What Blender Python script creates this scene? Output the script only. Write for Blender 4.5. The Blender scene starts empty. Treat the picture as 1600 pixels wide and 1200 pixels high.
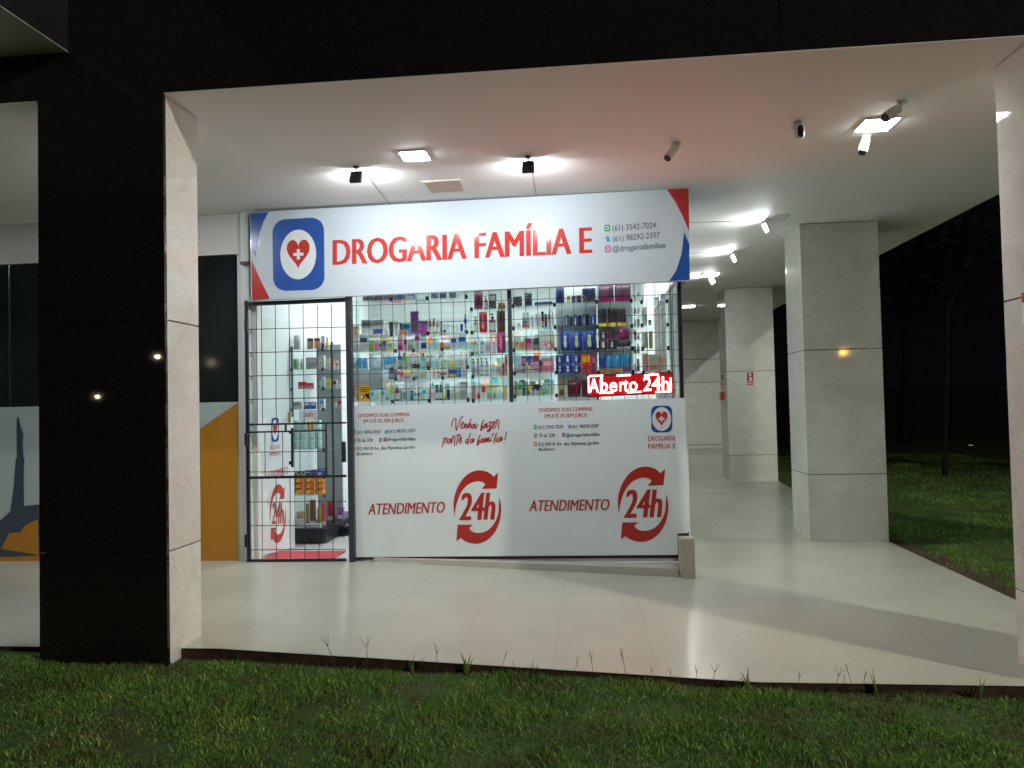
import bpy, bmesh, math, random
import numpy as np
from mathutils import Vector, Matrix
from mathutils.geometry import tessellate_polygon

# ---------------------------------------------------------------- camera, world, exposure
scene = bpy.context.scene
F_PX, CAM_Z = 1180.0, 1.27
YAW, PITCH, ROLL = math.radians(5.7547), math.radians(1.646), math.radians(-1.2455)
_f = Vector((-math.sin(YAW) * math.cos(PITCH), math.cos(YAW) * math.cos(PITCH), math.sin(PITCH)))
_r = Vector((math.cos(YAW), math.sin(YAW), 0))
_u = _r.cross(_f)
CR = math.cos(ROLL) * _r + math.sin(ROLL) * _u
CU = -math.sin(ROLL) * _r + math.cos(ROLL) * _u
cam_data = bpy.data.cameras.new("camera")
cam = bpy.data.objects.new("camera", cam_data)
scene.collection.objects.link(cam)
cam_data.sensor_width = 36.0
cam_data.lens = 36.0 * F_PX / 1600.0
cam_data.clip_start, cam_data.clip_end = 0.05, 400
rot = Matrix((CR, CU, -_f)).transposed()
cam.matrix_world = Matrix.Translation((0, 0, CAM_Z)) @ rot.to_4x4()
scene.camera = cam

world = bpy.data.worlds.new("World")
scene.world = world
world.use_nodes = True
world.node_tree.nodes["Background"].inputs[0].default_value = (0.0045, 0.0032, 0.0048, 1)
world.node_tree.nodes["Background"].inputs[1].default_value = 0.22

scene.view_settings.view_transform = 'Standard'
scene.view_settings.look = 'None'
scene.view_settings.exposure = 1.0
scene.view_settings.gamma = 1.0
scene.cycles.transparent_max_bounces = 40
scene.cycles.max_bounces = 10
scene.cycles.diffuse_bounces = 6
scene.cycles.sample_clamp_indirect = 6.0
scene.cycles.caustics_reflective = False
scene.cycles.caustics_refractive = False
scene.cycles.use_denoising = True

# lamp radiances
L_PANEL = 84.0
L_FLOOD = 320.0
L_SHOP = 31.0
L_STREET = 2200.0

random.seed(7)
rng = np.random.default_rng(7)

# ---------------------------------------------------------------- measuring helpers (photo pixel -> point on a real plane)
def ray(x, y):
    return CR * ((x - 800) / F_PX) - CU * ((y - 600) / F_PX) + _f
def PY(x, y, Y):
    d = ray(x, y); return d * (Y / d.y) + Vector((0, 0, CAM_Z))
def PZ(x, y, Z):
    d = ray(x, y); return d * ((Z - CAM_Z) / d.z) + Vector((0, 0, CAM_Z))
def PX(x, y, X):
    d = ray(x, y); return d * (X / d.x) + Vector((0, 0, CAM_Z))
def PP(x, y, p0, n):
    d = ray(x, y); o = Vector((0, 0, CAM_Z)); return o + d * ((p0 - o).dot(n) / d.dot(n))

# ---------------------------------------------------------------- mesh helpers
def link(o):
    scene.collection.objects.link(o); return o

class MB:
    def __init__(self):
        self.v, self.f, self.s = [], [], []
    def add(self, vs, fs, smooth=False):
        n = len(self.v)
        self.v += [Vector(p) for p in vs]
        for q in fs:
            self.f.append([i + n for i in q]); self.s.append(smooth)
        return self
    def box(self, a, b):
        x0, y0, z0 = a; x1, y1, z1 = b
        if x0 > x1: x0, x1 = x1, x0
        if y0 > y1: y0, y1 = y1, y0
        if z0 > z1: z0, z1 = z1, z0
        vs = [(x0, y0, z0), (x1, y0, z0), (x1, y1, z0), (x0, y1, z0), (x0, y0, z1), (x1, y0, z1), (x1, y1, z1), (x0, y1, z1)]
        return self.add(vs, [(0, 3, 2, 1), (4, 5, 6, 7), (0, 1, 5, 4), (1, 2, 6, 5), (2, 3, 7, 6), (3, 0, 4, 7)])
    def obox(self, c, ax, ay, az):
        c = Vector(c); vs = []
        for k in (-1, 1):
            for (i, j) in ((-1, -1), (1, -1), (1, 1), (-1, 1)):
                vs.append(c + ax * i + ay * j + az * k)
        return self.add(vs, [(0, 3, 2, 1), (4, 5, 6, 7), (0, 1, 5, 4), (1, 2, 6, 5), (2, 3, 7, 6), (3, 0, 4, 7)])
    def prism(self, pts, off):
        """polygon pts extruded by vector off"""
        pts = [Vector(p) for p in pts]; n = len(pts); off = Vector(off)
        tri = tessellate_polygon([pts])
        self.add(pts + [p + off for p in pts],
                 [tuple(t) for t in tri] + [tuple(i + n for i in reversed(t)) for t in tri] +
                 [(i, (i + 1) % n, (i + 1) % n + n, i + n) for i in range(n)])
        return self
    def poly(self, pts):
        pts = [Vector(p) for p in pts]
        return self.add(pts, [tuple(t) for t in tessellate_polygon([pts])])
    def tube(self, p0, p1, r0, r1=None, n=10, caps=True):
        p0, p1 = Vector(p0), Vector(p1); r1 = r0 if r1 is None else r1
        d = (p1 - p0).normalized()
        a = d.cross(Vector((0, 0, 1)) if abs(d.z) < .95 else Vector((1, 0, 0))).normalized(); b = d.cross(a)
        vs = []
        for p, r in ((p0, r0), (p1, r1)):
            for i in range(n):
                t = 2 * math.pi * i / n
                vs.append(p + a * (r * math.cos(t)) + b * (r * math.sin(t)))
        self.add(vs, [(i, (i + 1) % n, (i + 1) % n + n, i + n) for i in range(n)], True)
        if caps: self.add(vs, [tuple(range(n))[::-1], tuple(range(n, 2 * n))])
        return self
    def lathe(self, base, prof, n=12, sx=1.0, sy=1.0):
        base = Vector(base); vs = []
        for r, z in prof:
            for i in range(n):
                t = 2 * math.pi * i / n
                vs.append(base + Vector((r * sx * math.cos(t), r * sy * math.sin(t), z)))
        m = len(prof)
        fs = [(k * n + i, k * n + (i + 1) % n, (k + 1) * n + (i + 1) % n, (k + 1) * n + i) for k in range(m - 1) for i in range(n)]
        self.add(vs, fs, True)
        self.add(vs, [tuple(range(n))[::-1], tuple(range((m - 1) * n, m * n))])
        return self
    def ribbon(self, pts, w, nrm):
        pts = [Vector(p) for p in pts]; nrm = Vector(nrm); vs = []
        for i, p in enumerate(pts):
            d = (pts[min(i + 1, len(pts) - 1)] - pts[max(i - 1, 0)])
            d = d.normalized() if d.length > 1e-9 else Vector((1, 0, 0))
            s = d.cross(nrm).normalized() * (w / 2)
            vs += [p + s, p - s]
        return self.add(vs, [(2 * i, 2 * i + 1, 2 * i + 3, 2 * i + 2) for i in range(len(pts) - 1)])
    def build(self, name, mat, parent=None, bevel=0.0, origin=None):
        me = bpy.data.meshes.new(name)
        if parent is not None: o0 = Vector(parent.matrix_world.translation if parent.parent is None else WORLD[parent.name])
        elif origin is not None: o0 = Vector(origin)
        else:
            xs = [p.x for p in self.v]; ys = [p.y for p in self.v]; zs = [p.z for p in self.v]
            o0 = Vector(((min(xs) + max(xs)) / 2, (min(ys) + max(ys)) / 2, min(zs)))
        me.from_pydata([tuple(p - o0) for p in self.v], [], self.f)
        me.polygons.foreach_set("use_smooth", self.s)
        if bevel:
            bm = bmesh.new(); bm.from_mesh(me)
            bmesh.ops.remove_doubles(bm, verts=bm.verts, dist=1e-5)
            es = [e for e in bm.edges if len(e.link_faces) == 2 and e.calc_face_angle(0) > 0.5]
            bmesh.ops.bevel(bm, geom=es, offset=bevel, segments=2, profile=0.6, affect='EDGES', clamp_overlap=True)
            bm.to_mesh(me); bm.free()
        me.materials.append(mat)
        o = link(bpy.data.objects.new(name, me))
        if parent is not None:
            o.parent = parent; WORLD[o.name] = o0
        else:
            o.location = o0; WORLD[o.name] = o0
            o.matrix_world = Matrix.Translation(o0)
        return o
WORLD = {}

LABELS = {}
def tag(o, label, cat, group=None):
    o['label'] = label; o['category'] = cat
    if group: o['group'] = group
    return o
def thing(name, label, cat, loc, group=None):
    o = bpy.data.objects.new(name, None); link(o)
    o.empty_display_size = .1
    o.location = loc; o.matrix_world = Matrix.Translation(Vector(loc)); WORLD[o.name] = Vector(loc)
    return tag(o, label, cat, group)
def struct(o, kind='structure'):
    o['kind'] = kind; return o
def copy_tree(root, loc, rz=0.0, label=None):
    r = root.copy(); link(r); r.location = loc; r.rotation_euler = (0, 0, rz)
    if label: r['label'] = label
    for ch in list(root.children):
        c = ch.copy(); link(c); c.parent = r
        for g in list(ch.children):
            d = g.copy(); link(d); d.parent = c
    return r

# ---------------------------------------------------------------- materials
def nodes(m):
    m.use_nodes = True; nt = m.node_tree; return nt, nt.nodes, nt.links
def M(name, col, rough=.5, metal=0.0, spec=.5, var=0.0, vscale=6.0, bump=0.0, bscale=60.0, coat=0.0, rvar=0.0):
    m = bpy.data.materials.new(name); nt, N, L = nodes(m)
    b = N['Principled BSDF']
    b.inputs['Base Color'].default_value = (*col, 1); b.inputs['Roughness'].default_value = rough
    b.inputs['Metallic'].default_value = metal; b.inputs['Specular IOR Level'].default_value = spec
    b.inputs['Coat Weight'].default_value = coat
    if var or bump or rvar:
        tc = N.new('ShaderNodeTexCoord')
    if var or rvar:
        no = N.new('ShaderNodeTexNoise'); no.inputs['Scale'].default_value = vscale; no.inputs['Detail'].default_value = 6
        L.new(tc.outputs['Object'], no.inputs['Vector'])
    if var:
        mr = N.new('ShaderNodeMapRange'); mr.inputs['To Min'].default_value = 1 - var; mr.inputs['To Max'].default_value = 1 + var
        mr.inputs['From Min'].default_value = .3; mr.inputs['From Max'].default_value = .7
        L.new(no.outputs['Fac'], mr.inputs['Value'])
        mx = N.new('ShaderNodeMix'); mx.data_type = 'RGBA'; mx.blend_type = 'MULTIPLY'; mx.inputs['Factor'].default_value = 1
        mx.inputs['A'].default_value = (*col, 1)
        L.new(mr.outputs['Result'], mx.inputs['B']); L.new(mx.outputs['Result'], b.inputs['Base Color'])
    if rvar:
        m2 = N.new('ShaderNodeMapRange'); m2.inputs['From Min'].default_value = .3; m2.inputs['From Max'].default_value = .7
        m2.inputs['To Min'].default_value = max(rough - rvar, 0.02); m2.inputs['To Max'].default_value = rough + rvar
        L.new(no.outputs['Fac'], m2.inputs['Value']); L.new(m2.outputs['Result'], b.inputs['Roughness'])
    if bump:
        n2 = N.new('ShaderNodeTexNoise'); n2.inputs['Scale'].default_value = bscale; n2.inputs['Detail'].default_value = 4
        L.new(tc.outputs['Object'], n2.inputs['Vector'])
        bp = N.new('ShaderNodeBump'); bp.inputs['Strength'].default_value = bump; bp.inputs['Distance'].default_value = .01
        L.new(n2.outputs['Fac'], bp.inputs['Height']); L.new(bp.outputs['Normal'], b.inputs['Normal'])
    return m
def EM(name, col, strength):
    m = bpy.data.materials.new(name); nt, N, L = nodes(m)
    b = N['Principled BSDF']; b.inputs['Base Color'].default_value = (.8, .8, .8, 1)
    b.inputs['Emission Color'].default_value = (*col, 1); b.inputs['Emission Strength'].default_value = strength
    return m
def GLASS(name, tint=(.96, .99, .97), refl=1.0):
    m = bpy.data.materials.new(name); nt, N, L = nodes(m)
    for n in list(N):
        if n.type != 'OUTPUT_MATERIAL': N.remove(n)
    out = [n for n in N if n.type == 'OUTPUT_MATERIAL'][0]
    t = N.new('ShaderNodeBsdfTransparent'); t.inputs[0].default_value = (*tint, 1)
    g = N.new('ShaderNodeBsdfGlossy'); g.inputs['Roughness'].default_value = .02; g.inputs['Color'].default_value = (refl, refl, refl, 1)
    lw = N.new('ShaderNodeLayerWeight'); lw.inputs[0].default_value = .5
    pw = N.new('ShaderNodeMath'); pw.operation = 'POWER'; pw.inputs[1].default_value = 5; L.new(lw.outputs['Facing'], pw.inputs[0])
    fr = N.new('ShaderNodeMath'); fr.operation = 'MULTIPLY_ADD'; fr.inputs[1].default_value = .9; fr.inputs[2].default_value = .022; L.new(pw.outputs[0], fr.inputs[0])
    mx = N.new('ShaderNodeMixShader')
    L.new(fr.outputs[0], mx.inputs[0]); L.new(t.outputs[0], mx.inputs[1]); L.new(g.outputs[0], mx.inputs[2]); L.new(mx.outputs[0], out.inputs[0])
    return m

WHITE_PAINT = M('white_paint', (.66, .655, .635), .6, spec=.3, var=.025, vscale=1.3, bump=.03, bscale=140)
CEIL = M('ceiling_paint', (.83, .825, .80), .7, spec=.2, var=.02, vscale=.8, bump=.03, bscale=90)
SHOP_WHITE = M('shop_white', (.70, .745, .75), .5, spec=.3, var=.02)
BLACK_GRANITE = M('black_granite', (.015, .0128, .0145), .018, spec=.42, var=.3, vscale=45, rvar=.006)
DARK_PAINT = M('dark_render', (.012, .012, .014), .6, var=.3, vscale=3)
GREY_SOFFIT = M('grey_soffit', (.55, .57, .52), .8, var=.08, vscale=2)
SOIL = M('soil', (.055, .028, .018), .95, var=.5, vscale=18, bump=.6, bscale=40)
BLACK_METAL = M('black_metal', (.012, .013, .018), .4, spec=.5)
GREY_METAL = M('grey_metal', (.05, .055, .07), .4, metal=.4)
STEEL = M('steel', (.55, .55, .55), .3, metal=1)
SIGN_WHITE = M('sign_vinyl', (.58, .64, .69), .085, spec=.55, var=.012, vscale=2.0, bump=.05, bscale=2.2)
PANEL_WHITE = M('panel_vinyl', (.755, .83, .86), .38, spec=.4, var=.03, vscale=1.5, bump=.12, bscale=2.5, rvar=.04)
RED = M('print_red', (.52, .045, .035), .12)
DRED = M('print_dark_red', (.45, .03, .025), .3)
BLUE = M('print_blue', (.022, .085, .34), .25)
INK = M('print_ink', (.05, .07, .09), .4)
GREEN_I = M('print_green', (.02, .33, .14), .4)
LBLUE_I = M('print_light_blue', (.03, .30, .58), .4)
PINK_I = M('print_pink', (.55, .10, .38), .4)
ORANGE_I = M('print_orange', (.65, .16, .06), .4)
ORANGE_W = M('print_amber', (.47, .205, .022), .4, var=.03)
NAVY_W = M('print_slate', (.055, .075, .11), .4, var=.04)
WHITE_I = M('print_white', (.74, .77, .79), .3)
YELLOW_I = M('print_yellow', (.75, .42, .02), .4)
DARKGLASS = M('dark_window_glass', (.016, .020, .021), .06, spec=.06, var=.4, vscale=1.2)
PANE = GLASS('clear_glass')
SHELFGLASS = GLASS('shelf_glass', (.94, .985, .975))
PLASTIC_W = M('white_plastic', (.72, .72, .70), .35)
PLASTIC_B = M('black_plastic', (.015, .015, .02), .3)

def stone_mat(name, col):
    m = bpy.data.materials.new(name); nt, N, L = nodes(m); b = N['Principled BSDF']
    tc = N.new('ShaderNodeTexCoord')
    n1 = N.new('ShaderNodeTexNoise'); n1.inputs['Scale'].default_value = 3.0; n1.inputs['Detail'].default_value = 8; n1.inputs['Distortion'].default_value = 1.2
    n2 = N.new('ShaderNodeTexNoise'); n2.inputs['Scale'].default_value = 60; n2.inputs['Detail'].default_value = 3
    n3 = N.new('ShaderNodeTexNoise'); n3.inputs['Scale'].default_value = 22; n3.inputs['Detail'].default_value = 5; n3.inputs['Roughness'].default_value = .7
    oi = N.new('ShaderNodeObjectInfo'); va = N.new('ShaderNodeVectorMath'); va.operation = 'SCALE'; va.inputs[0].default_value = (37, 19, 53); L.new(oi.outputs['Random'], va.inputs['Scale'])
    vb = N.new('ShaderNodeVectorMath'); vb.operation = 'ADD'; L.new(tc.outputs['Object'], vb.inputs[0]); L.new(va.outputs[0], vb.inputs[1])
    for n in (n1, n2, n3): L.new(vb.outputs[0], n.inputs['Vector'])
    ro = N.new('ShaderNodeMapRange'); ro.inputs['To Min'].default_value = .92; ro.inputs['To Max'].default_value = 1.06; L.new(oi.outputs['Random'], ro.inputs['Value'])
    r1 = N.new('ShaderNodeMapRange'); r1.inputs['From Min'].default_value = .3; r1.inputs['From Max'].default_value = .7; r1.inputs['To Min'].default_value = .90; r1.inputs['To Max'].default_value = 1.05
    r2 = N.new('ShaderNodeMapRange'); r2.inputs['From Min'].default_value = .56; r2.inputs['From Max'].default_value = .76; r2.inputs['To Min'].default_value = 1.0; r2.inputs['To Max'].default_value = .74
    r3 = N.new('ShaderNodeMapRange'); r3.inputs['From Min'].default_value = .60; r3.inputs['From Max'].default_value = .75; r3.inputs['To Min'].default_value = 1.0; r3.inputs['To Max'].default_value = .78
    L.new(n1.outputs['Fac'], r1.inputs['Value']); L.new(n2.outputs['Fac'], r2.inputs['Value']); L.new(n3.outputs['Fac'], r3.inputs['Value'])
    a = N.new('ShaderNodeMath'); a.operation = 'MULTIPLY'; L.new(r1.outputs[0], a.inputs[0]); L.new(r2.outputs[0], a.inputs[1])
    a2 = N.new('ShaderNodeMath'); a2.operation = 'MULTIPLY'; L.new(a.outputs[0], a2.inputs[0]); L.new(r3.outputs[0], a2.inputs[1])
    a3 = N.new('ShaderNodeMath'); a3.operation = 'MULTIPLY'; L.new(a2.outputs[0], a3.inputs[0]); L.new(ro.outputs[0], a3.inputs[1]); a2 = a3
    mx = N.new('ShaderNodeMix'); mx.data_type = 'RGBA'; mx.blend_type = 'MULTIPLY'; mx.inputs['Factor'].default_value = 1
    mx.inputs['A'].default_value = (*col, 1); L.new(a2.outputs[0], mx.inputs['B']); L.new(mx.outputs['Result'], b.inputs['Base Color'])
    rr = N.new('ShaderNodeMapRange'); rr.inputs['From Min'].default_value = .3; rr.inputs['From Max'].default_value = .7; rr.inputs['To Min'].default_value = .025; rr.inputs['To Max'].default_value = .075
    L.new(n1.outputs['Fac'], rr.inputs['Value']); L.new(rr.outputs[0], b.inputs['Roughness'])
    b.inputs['Specular IOR Level'].default_value = .45
    return m
STONE = stone_mat('pale_granite', (.77, .77, .72))
MORTAR = M('joint_mortar', (.16, .15, .13), .9)

def floor_mat():
    m = bpy.data.materials.new('porcelain_floor'); nt, N, L = nodes(m); b = N['Principled BSDF']
    tc = N.new('ShaderNodeTexCoord')
    mp = N.new('ShaderNodeMapping'); mp.inputs['Location'].default_value = (-.866, -.27, 0)
    L.new(tc.outputs['Object'], mp.inputs['Vector'])
    rt = N.new('ShaderNodeMapping'); rt.inputs['Rotation'].default_value = (0, 0, math.pi / 2); L.new(mp.outputs[0], rt.inputs['Vector'])
    br = N.new('ShaderNodeTexBrick'); br.offset = 0.0
    br.inputs['Scale'].default_value = 1.0; br.inputs['Brick Width'].default_value = 1.08; br.inputs['Row Height'].default_value = .545
    br.inputs['Mortar Size'].default_value = .0017; br.inputs['Mortar Smooth'].default_value = .3
    br.inputs['Color1'].default_value = (.465, .475, .40, 1); br.inputs['Color2'].default_value = (.475, .485, .41, 1); br.inputs['Mortar'].default_value = (.39, .36, .27, 1)
    L.new(rt.outputs[0], br.inputs['Vector'])
    no = N.new('ShaderNodeTexNoise'); no.inputs['Scale'].default_value = 1.7; no.inputs['Detail'].default_value = 6; L.new(tc.outputs['Object'], no.inputs['Vector'])
    mr = N.new('ShaderNodeMapRange'); mr.inputs['From Min'].default_value = .3; mr.inputs['From Max'].default_value = .7; mr.inputs['To Min'].default_value = .94; mr.inputs['To Max'].default_value = 1.03
    L.new(no.outputs['Fac'], mr.inputs['Value'])
    mx = N.new('ShaderNodeMix'); mx.data_type = 'RGBA'; mx.blend_type = 'MULTIPLY'; mx.inputs['Factor'].default_value = 1
    sc = N.new('ShaderNodeTexNoise'); sc.inputs['Scale'].default_value = 9; sc.inputs['Detail'].default_value = 9; sc.inputs['Roughness'].default_value = .75; L.new(tc.outputs['Object'], sc.inputs['Vector'])
    s2 = N.new('ShaderNodeMapRange'); s2.inputs['From Min'].default_value = .60; s2.inputs['From Max'].default_value = .72; s2.inputs['To Min'].default_value = 1.0; s2.inputs['To Max'].default_value = .86; L.new(sc.outputs['Fac'], s2.inputs['Value'])
    mm = N.new('ShaderNodeMath'); mm.operation = 'MULTIPLY'; L.new(mr.outputs[0], mm.inputs[0]); L.new(s2.outputs[0], mm.inputs[1])
    L.new(br.outputs['Color'], mx.inputs['A']); L.new(mm.outputs[0], mx.inputs['B']); L.new(mx.outputs['Result'], b.inputs['Base Color'])
    r2 = N.new('ShaderNodeMapRange'); r2.inputs['From Min'].default_value = .3; r2.inputs['From Max'].default_value = .7; r2.inputs['To Min'].default_value = .18; r2.inputs['To Max'].default_value = .25
    L.new(no.outputs['Fac'], r2.inputs['Value']); L.new(r2.outputs[0], b.inputs['Roughness'])
    b.inputs['Specular IOR Level'].default_value = .20
    return m
FLOOR = floor_mat()

def lawn_mat(name, blades):
    m = bpy.data.materials.new(name); nt, N, L = nodes(m); b = N['Principled BSDF']
    tc = N.new('ShaderNodeTexCoord')
    no = N.new('ShaderNodeTexNoise'); no.inputs['Scale'].default_value = 2.6; no.inputs['Detail'].default_value = 7; no.inputs['Roughness'].default_value = .65
    L.new(tc.outputs['Object'], no.inputs['Vector'])
    cr = N.new('ShaderNodeValToRGB'); L.new(no.outputs['Fac'], cr.inputs['Fac'])
    e = cr.color_ramp.elements
    e[0].position, e[1].position = .30, .72
    if blades:
        e[0].color, e[1].color = (.085, .17, .034, 1), (.24, .31, .085, 1)
        k = cr.color_ramp.elements.new(.50); k.color = (.12, .26, .052, 1)
        k = cr.color_ramp.elements.new(.40); k.color = (.14, .19, .055, 1)
        g = N.new('ShaderNodeNewGeometry')
        c2 = N.new('ShaderNodeValToRGB'); L.new(g.outputs['Random Per Island'], c2.inputs['Fac'])
        q = c2.color_ramp.elements; q[0].color = (.55, .55, .55, 1); q[1].color = (1.35, 1.35, 1.35, 1); q[0].position = 0; q[1].position = .86
        z = c2.color_ramp.elements.new(.93); z.color = (2.2, 1.75, 1.2, 1)
        z = c2.color_ramp.elements.new(.985); z.color = (3.2, 2.9, 3.0, 1)
        mx = N.new('ShaderNodeMix'); mx.data_type = 'RGBA'; mx.blend_type = 'MULTIPLY'; mx.inputs['Factor'].default_value = 1
        L.new(cr.outputs[0], mx.inputs['A']); L.new(c2.outputs[0], mx.inputs['B']); L.new(mx.outputs['Result'], b.inputs['Base Color'])
        b.inputs['Roughness'].default_value = .5
    else:
        e[0].color, e[1].color = (.040, .048, .016, 1), (.050, .105, .024, 1)
        L.new(cr.outputs[0], b.inputs['Base Color']); b.inputs['Roughness'].default_value = .95
    b.inputs['Specular IOR Level'].default_value = .25
    return m

# ---------------------------------------------------------------- key dimensions
ZC = 3.065                       # ceiling
YS = 6.5                         # shop fronts
YB = 3.99                        # front face of beam and pillars
def floor_z(x, y):
    t = min(max((x + 2.1) / 2.93, 0), 1)
    z = -.06 - .10 * t
    if y > 8: z += .16 * min((y - 8) / 4.3, 1) + .25 * max(0, (y - 12.3) / 4.6)
    return z
def edge_y(x):
    return 4.10 - .12 * min(max((x + 2.1) / 2.93, 0), 1)
def lawn_z(x, y):
    t = min(max((x + 2.3) / 4.3, -.4), 1.0)
    z = -.118 - .105 * t
    if x > 2.6: z += .045 * min((x - 2.6) / 1.0, 1)
    return z

# ---------------------------------------------------------------- ground, floor, grass
xs = [-60, -30, -14, -8, -5] + [round(-4 + .4 * i, 2) for i in range(26)] + [7, 9, 12, 20, 40, 80]
ys = [-60, -30, -10, -3, 0, 1.5, 2.4, 2.8, 3.2, 3.6, 3.95, 4.15, 4.4, 5, 6, 7, 8, 9, 10, 12, 15, 20, 30, 60, 120]
g = MB()
def lawn_bump(x, y):
    return .012 * math.sin(3.1 * x + 1.3 * y) * math.cos(2.3 * y - .7 * x)
def lawn_h(x, y):
    z = lawn_z(x, y) + lawn_bump(x, y)
    if y > 4.2 and x < 2.8: z = min(z, -.32) - .4 * (min(max((y - 12) / 4, 0), 1) * 0)
    return z
vs = [(x, y, lawn_h(x, y)) for y in ys for x in xs]; n = len(xs)
g.add(vs, [(j * n + i, j * n + i + 1, (j + 1) * n + i + 1, (j + 1) * n + i) for j in range(len(ys) - 1) for i in range(n - 1)], True)
lawn = struct(g.build('lawn', lawn_mat('lawn_soil', False), origin=(0, 0, 0)))

def grass_mesh(name, regions):
    X, Y, H = [], [], []
    for (x0, x1, y0, y1, dens, h0, h1) in regions:
        k = int((x1 - x0) * (y1 - y0) * dens)
        X.append(rng.uniform(x0, x1, k)); Y.append(rng.uniform(y0, y1, k)); H.append(rng.uniform(h0, h1, k))
    X, Y, H = map(np.concatenate, (X, Y, H))
    fld = np.sin(7.1 * X + 2.3 * np.sin(4.7 * Y + 1.1 * X)) + np.sin(9.7 * Y - 3.1 * X + 1.9 * np.sin(6.3 * X)) + .8 * np.sin(19 * X + 13 * Y) * np.sin(17 * Y - 11 * X)
    keep = rng.uniform(0, 1, len(X)) < np.clip(.98 + .10 * fld, .74, 1.0)
    X, Y, H, fld = X[keep], Y[keep], H[keep], fld[keep]
    H = H * np.clip(.92 + .12 * fld, .62, 1.25) * np.where(rng.uniform(0, 1, len(X)) > .985, 1.9, 1.0)
    t = np.clip((X + 2.3) / 4.3, -.4, 1.0); Z = -.118 - .105 * t + np.where(X > 2.6, .045 * np.minimum((X - 2.6), 1), 0)
    Z += .012 * np.sin(3.1 * X + 1.3 * Y) * np.cos(2.3 * Y - .7 * X) - .012
    clump = .65 + .5 * (np.sin(5.3 * X + 2.1 * np.sin(3.3 * Y)) * np.sin(6.1 * Y + 1.7 * np.sin(4.1 * X)) * .5 + .5)
    H = H * clump
    k = len(X); a = rng.uniform(0, 2 * np.pi, k); w = rng.uniform(.0016, .0034, k); ln = rng.uniform(.1, 1.0, k) * H
    b = rng.uniform(0, 2 * np.pi, k)
    cx, sx = np.cos(a) * w, np.sin(a) * w; lx, ly = np.cos(b) * ln, np.sin(b) * ln
    V = np.zeros((k, 5, 3))
    V[:, 0] = np.stack([X - cx, Y - sx, Z], 1); V[:, 1] = np.stack([X + cx, Y + sx, Z], 1)
    V[:, 2] = np.stack([X + cx * .8 + lx * .35, Y + sx * .8 + ly * .35, Z + H * .6], 1); V[:, 3] = np.stack([X - cx * .8 + lx * .35, Y - sx * .8 + ly * .35, Z + H * .6], 1)
    V[:, 4] = np.stack([X + lx, Y + ly, Z + H], 1)
    me = bpy.data.meshes.new(name)
    me.vertices.add(k * 5); me.vertices.foreach_set('co', V.reshape(-1))
    base = np.arange(k)[:, None] * 5
    loops = (base + np.array([[0, 1, 2, 3, 3, 2, 4]])).reshape(-1)
    me.loops.add(len(loops)); me.loops.foreach_set('vertex_index', loops.astype(np.int32))
    st = (np.arange(k)[:, None] * 7 + np.array([[0, 4]])).reshape(-1)
    me.polygons.add(2 * k); me.polygons.foreach_set('loop_start', st.astype(np.int32))
    me.update(calc_edges=True); me.validate()
    me.materials.append(lawn_mat(name + '_green', True))
    return struct(link(bpy.data.objects.new(name, me)), 'stuff')
grass_mesh('grass', [(-3.6, 3.4, 2.75, 4.02, 25000, .012, .044), (-5.5, -3.6, 2.75, 3.95, 5000, .02, .05),
                     (2.98, 4.6, 3.9, 9.5, 4500, .02, .05), (4.6, 9, 4.5, 12, 1200, .03, .06), (2.98, 9, 9.5, 20, 600, .03, .07)])

# floor sheet of the gallery (ramps down towards the right, rises again in the passage)
fx = [-9, -4, -2.1, -1.4, -.7, 0, .42, .83, 1.5, 2.2, 2.93]
fy = [3.95, 4.4, 5.3, 6.0, 6.5, 7.2, 8.0, 9.0, 10.2, 11.3, 12.3, 14, 16.9]
g = MB(); n = len(fx)
vs = [(x, max(y, edge_y(x)) if y < 4 else y, floor_z(x, y)) for y in fy for x in fx]
for j in range(len(fy) - 1):
    for i in range(n - 1):
        if fy[j] >= 6.5 and fx[i + 1] <= .83: continue
        g.add([vs[j * n + i], vs[j * n + i + 1], vs[(j + 1) * n + i + 1], vs[(j + 1) * n + i]], [(0, 1, 2, 3)], True)
struct(g.build('floor', FLOOR, origin=(0, 0, 0)))
# earth side of the slab
g = MB()
for i in range(n - 1):
    ea, eb = edge_y(fx[i]) + .007, edge_y(fx[i + 1]) + .007
    g.add([(fx[i], ea, floor_z(fx[i], 4) - .006), (fx[i + 1], eb, floor_z(fx[i + 1], 4) - .006), (fx[i + 1], eb, -.5), (fx[i], ea, -.5)], [(0, 1, 2, 3)])
for j in range(len(fy) - 1):
    g.add([(2.922, fy[j], floor_z(2.93, fy[j]) - .006), (2.922, fy[j + 1], floor_z(2.93, fy[j + 1]) - .006), (2.922, fy[j + 1], -.5), (2.922, fy[j], -.5)], [(0, 1, 2, 3)])
# bare strip of earth beside the slab
for j in range(len(fy) - 1):
    g.add([(2.925, fy[j], lawn_h(2.93, fy[j]) + .016), (3.16 + .05 * math.sin(3 * j), fy[j], lawn_h(3.1, fy[j]) + .012), (3.16 + .05 * math.sin(3 * j + 3), fy[j + 1], lawn_h(3.1, fy[j + 1]) + .012), (2.925, fy[j + 1], lawn_h(2.93, fy[j + 1]) + .016)], [(0, 1, 2, 3)], True)
struct(g.build('soil_edge', SOIL, origin=(0, 0, 0)))

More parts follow.
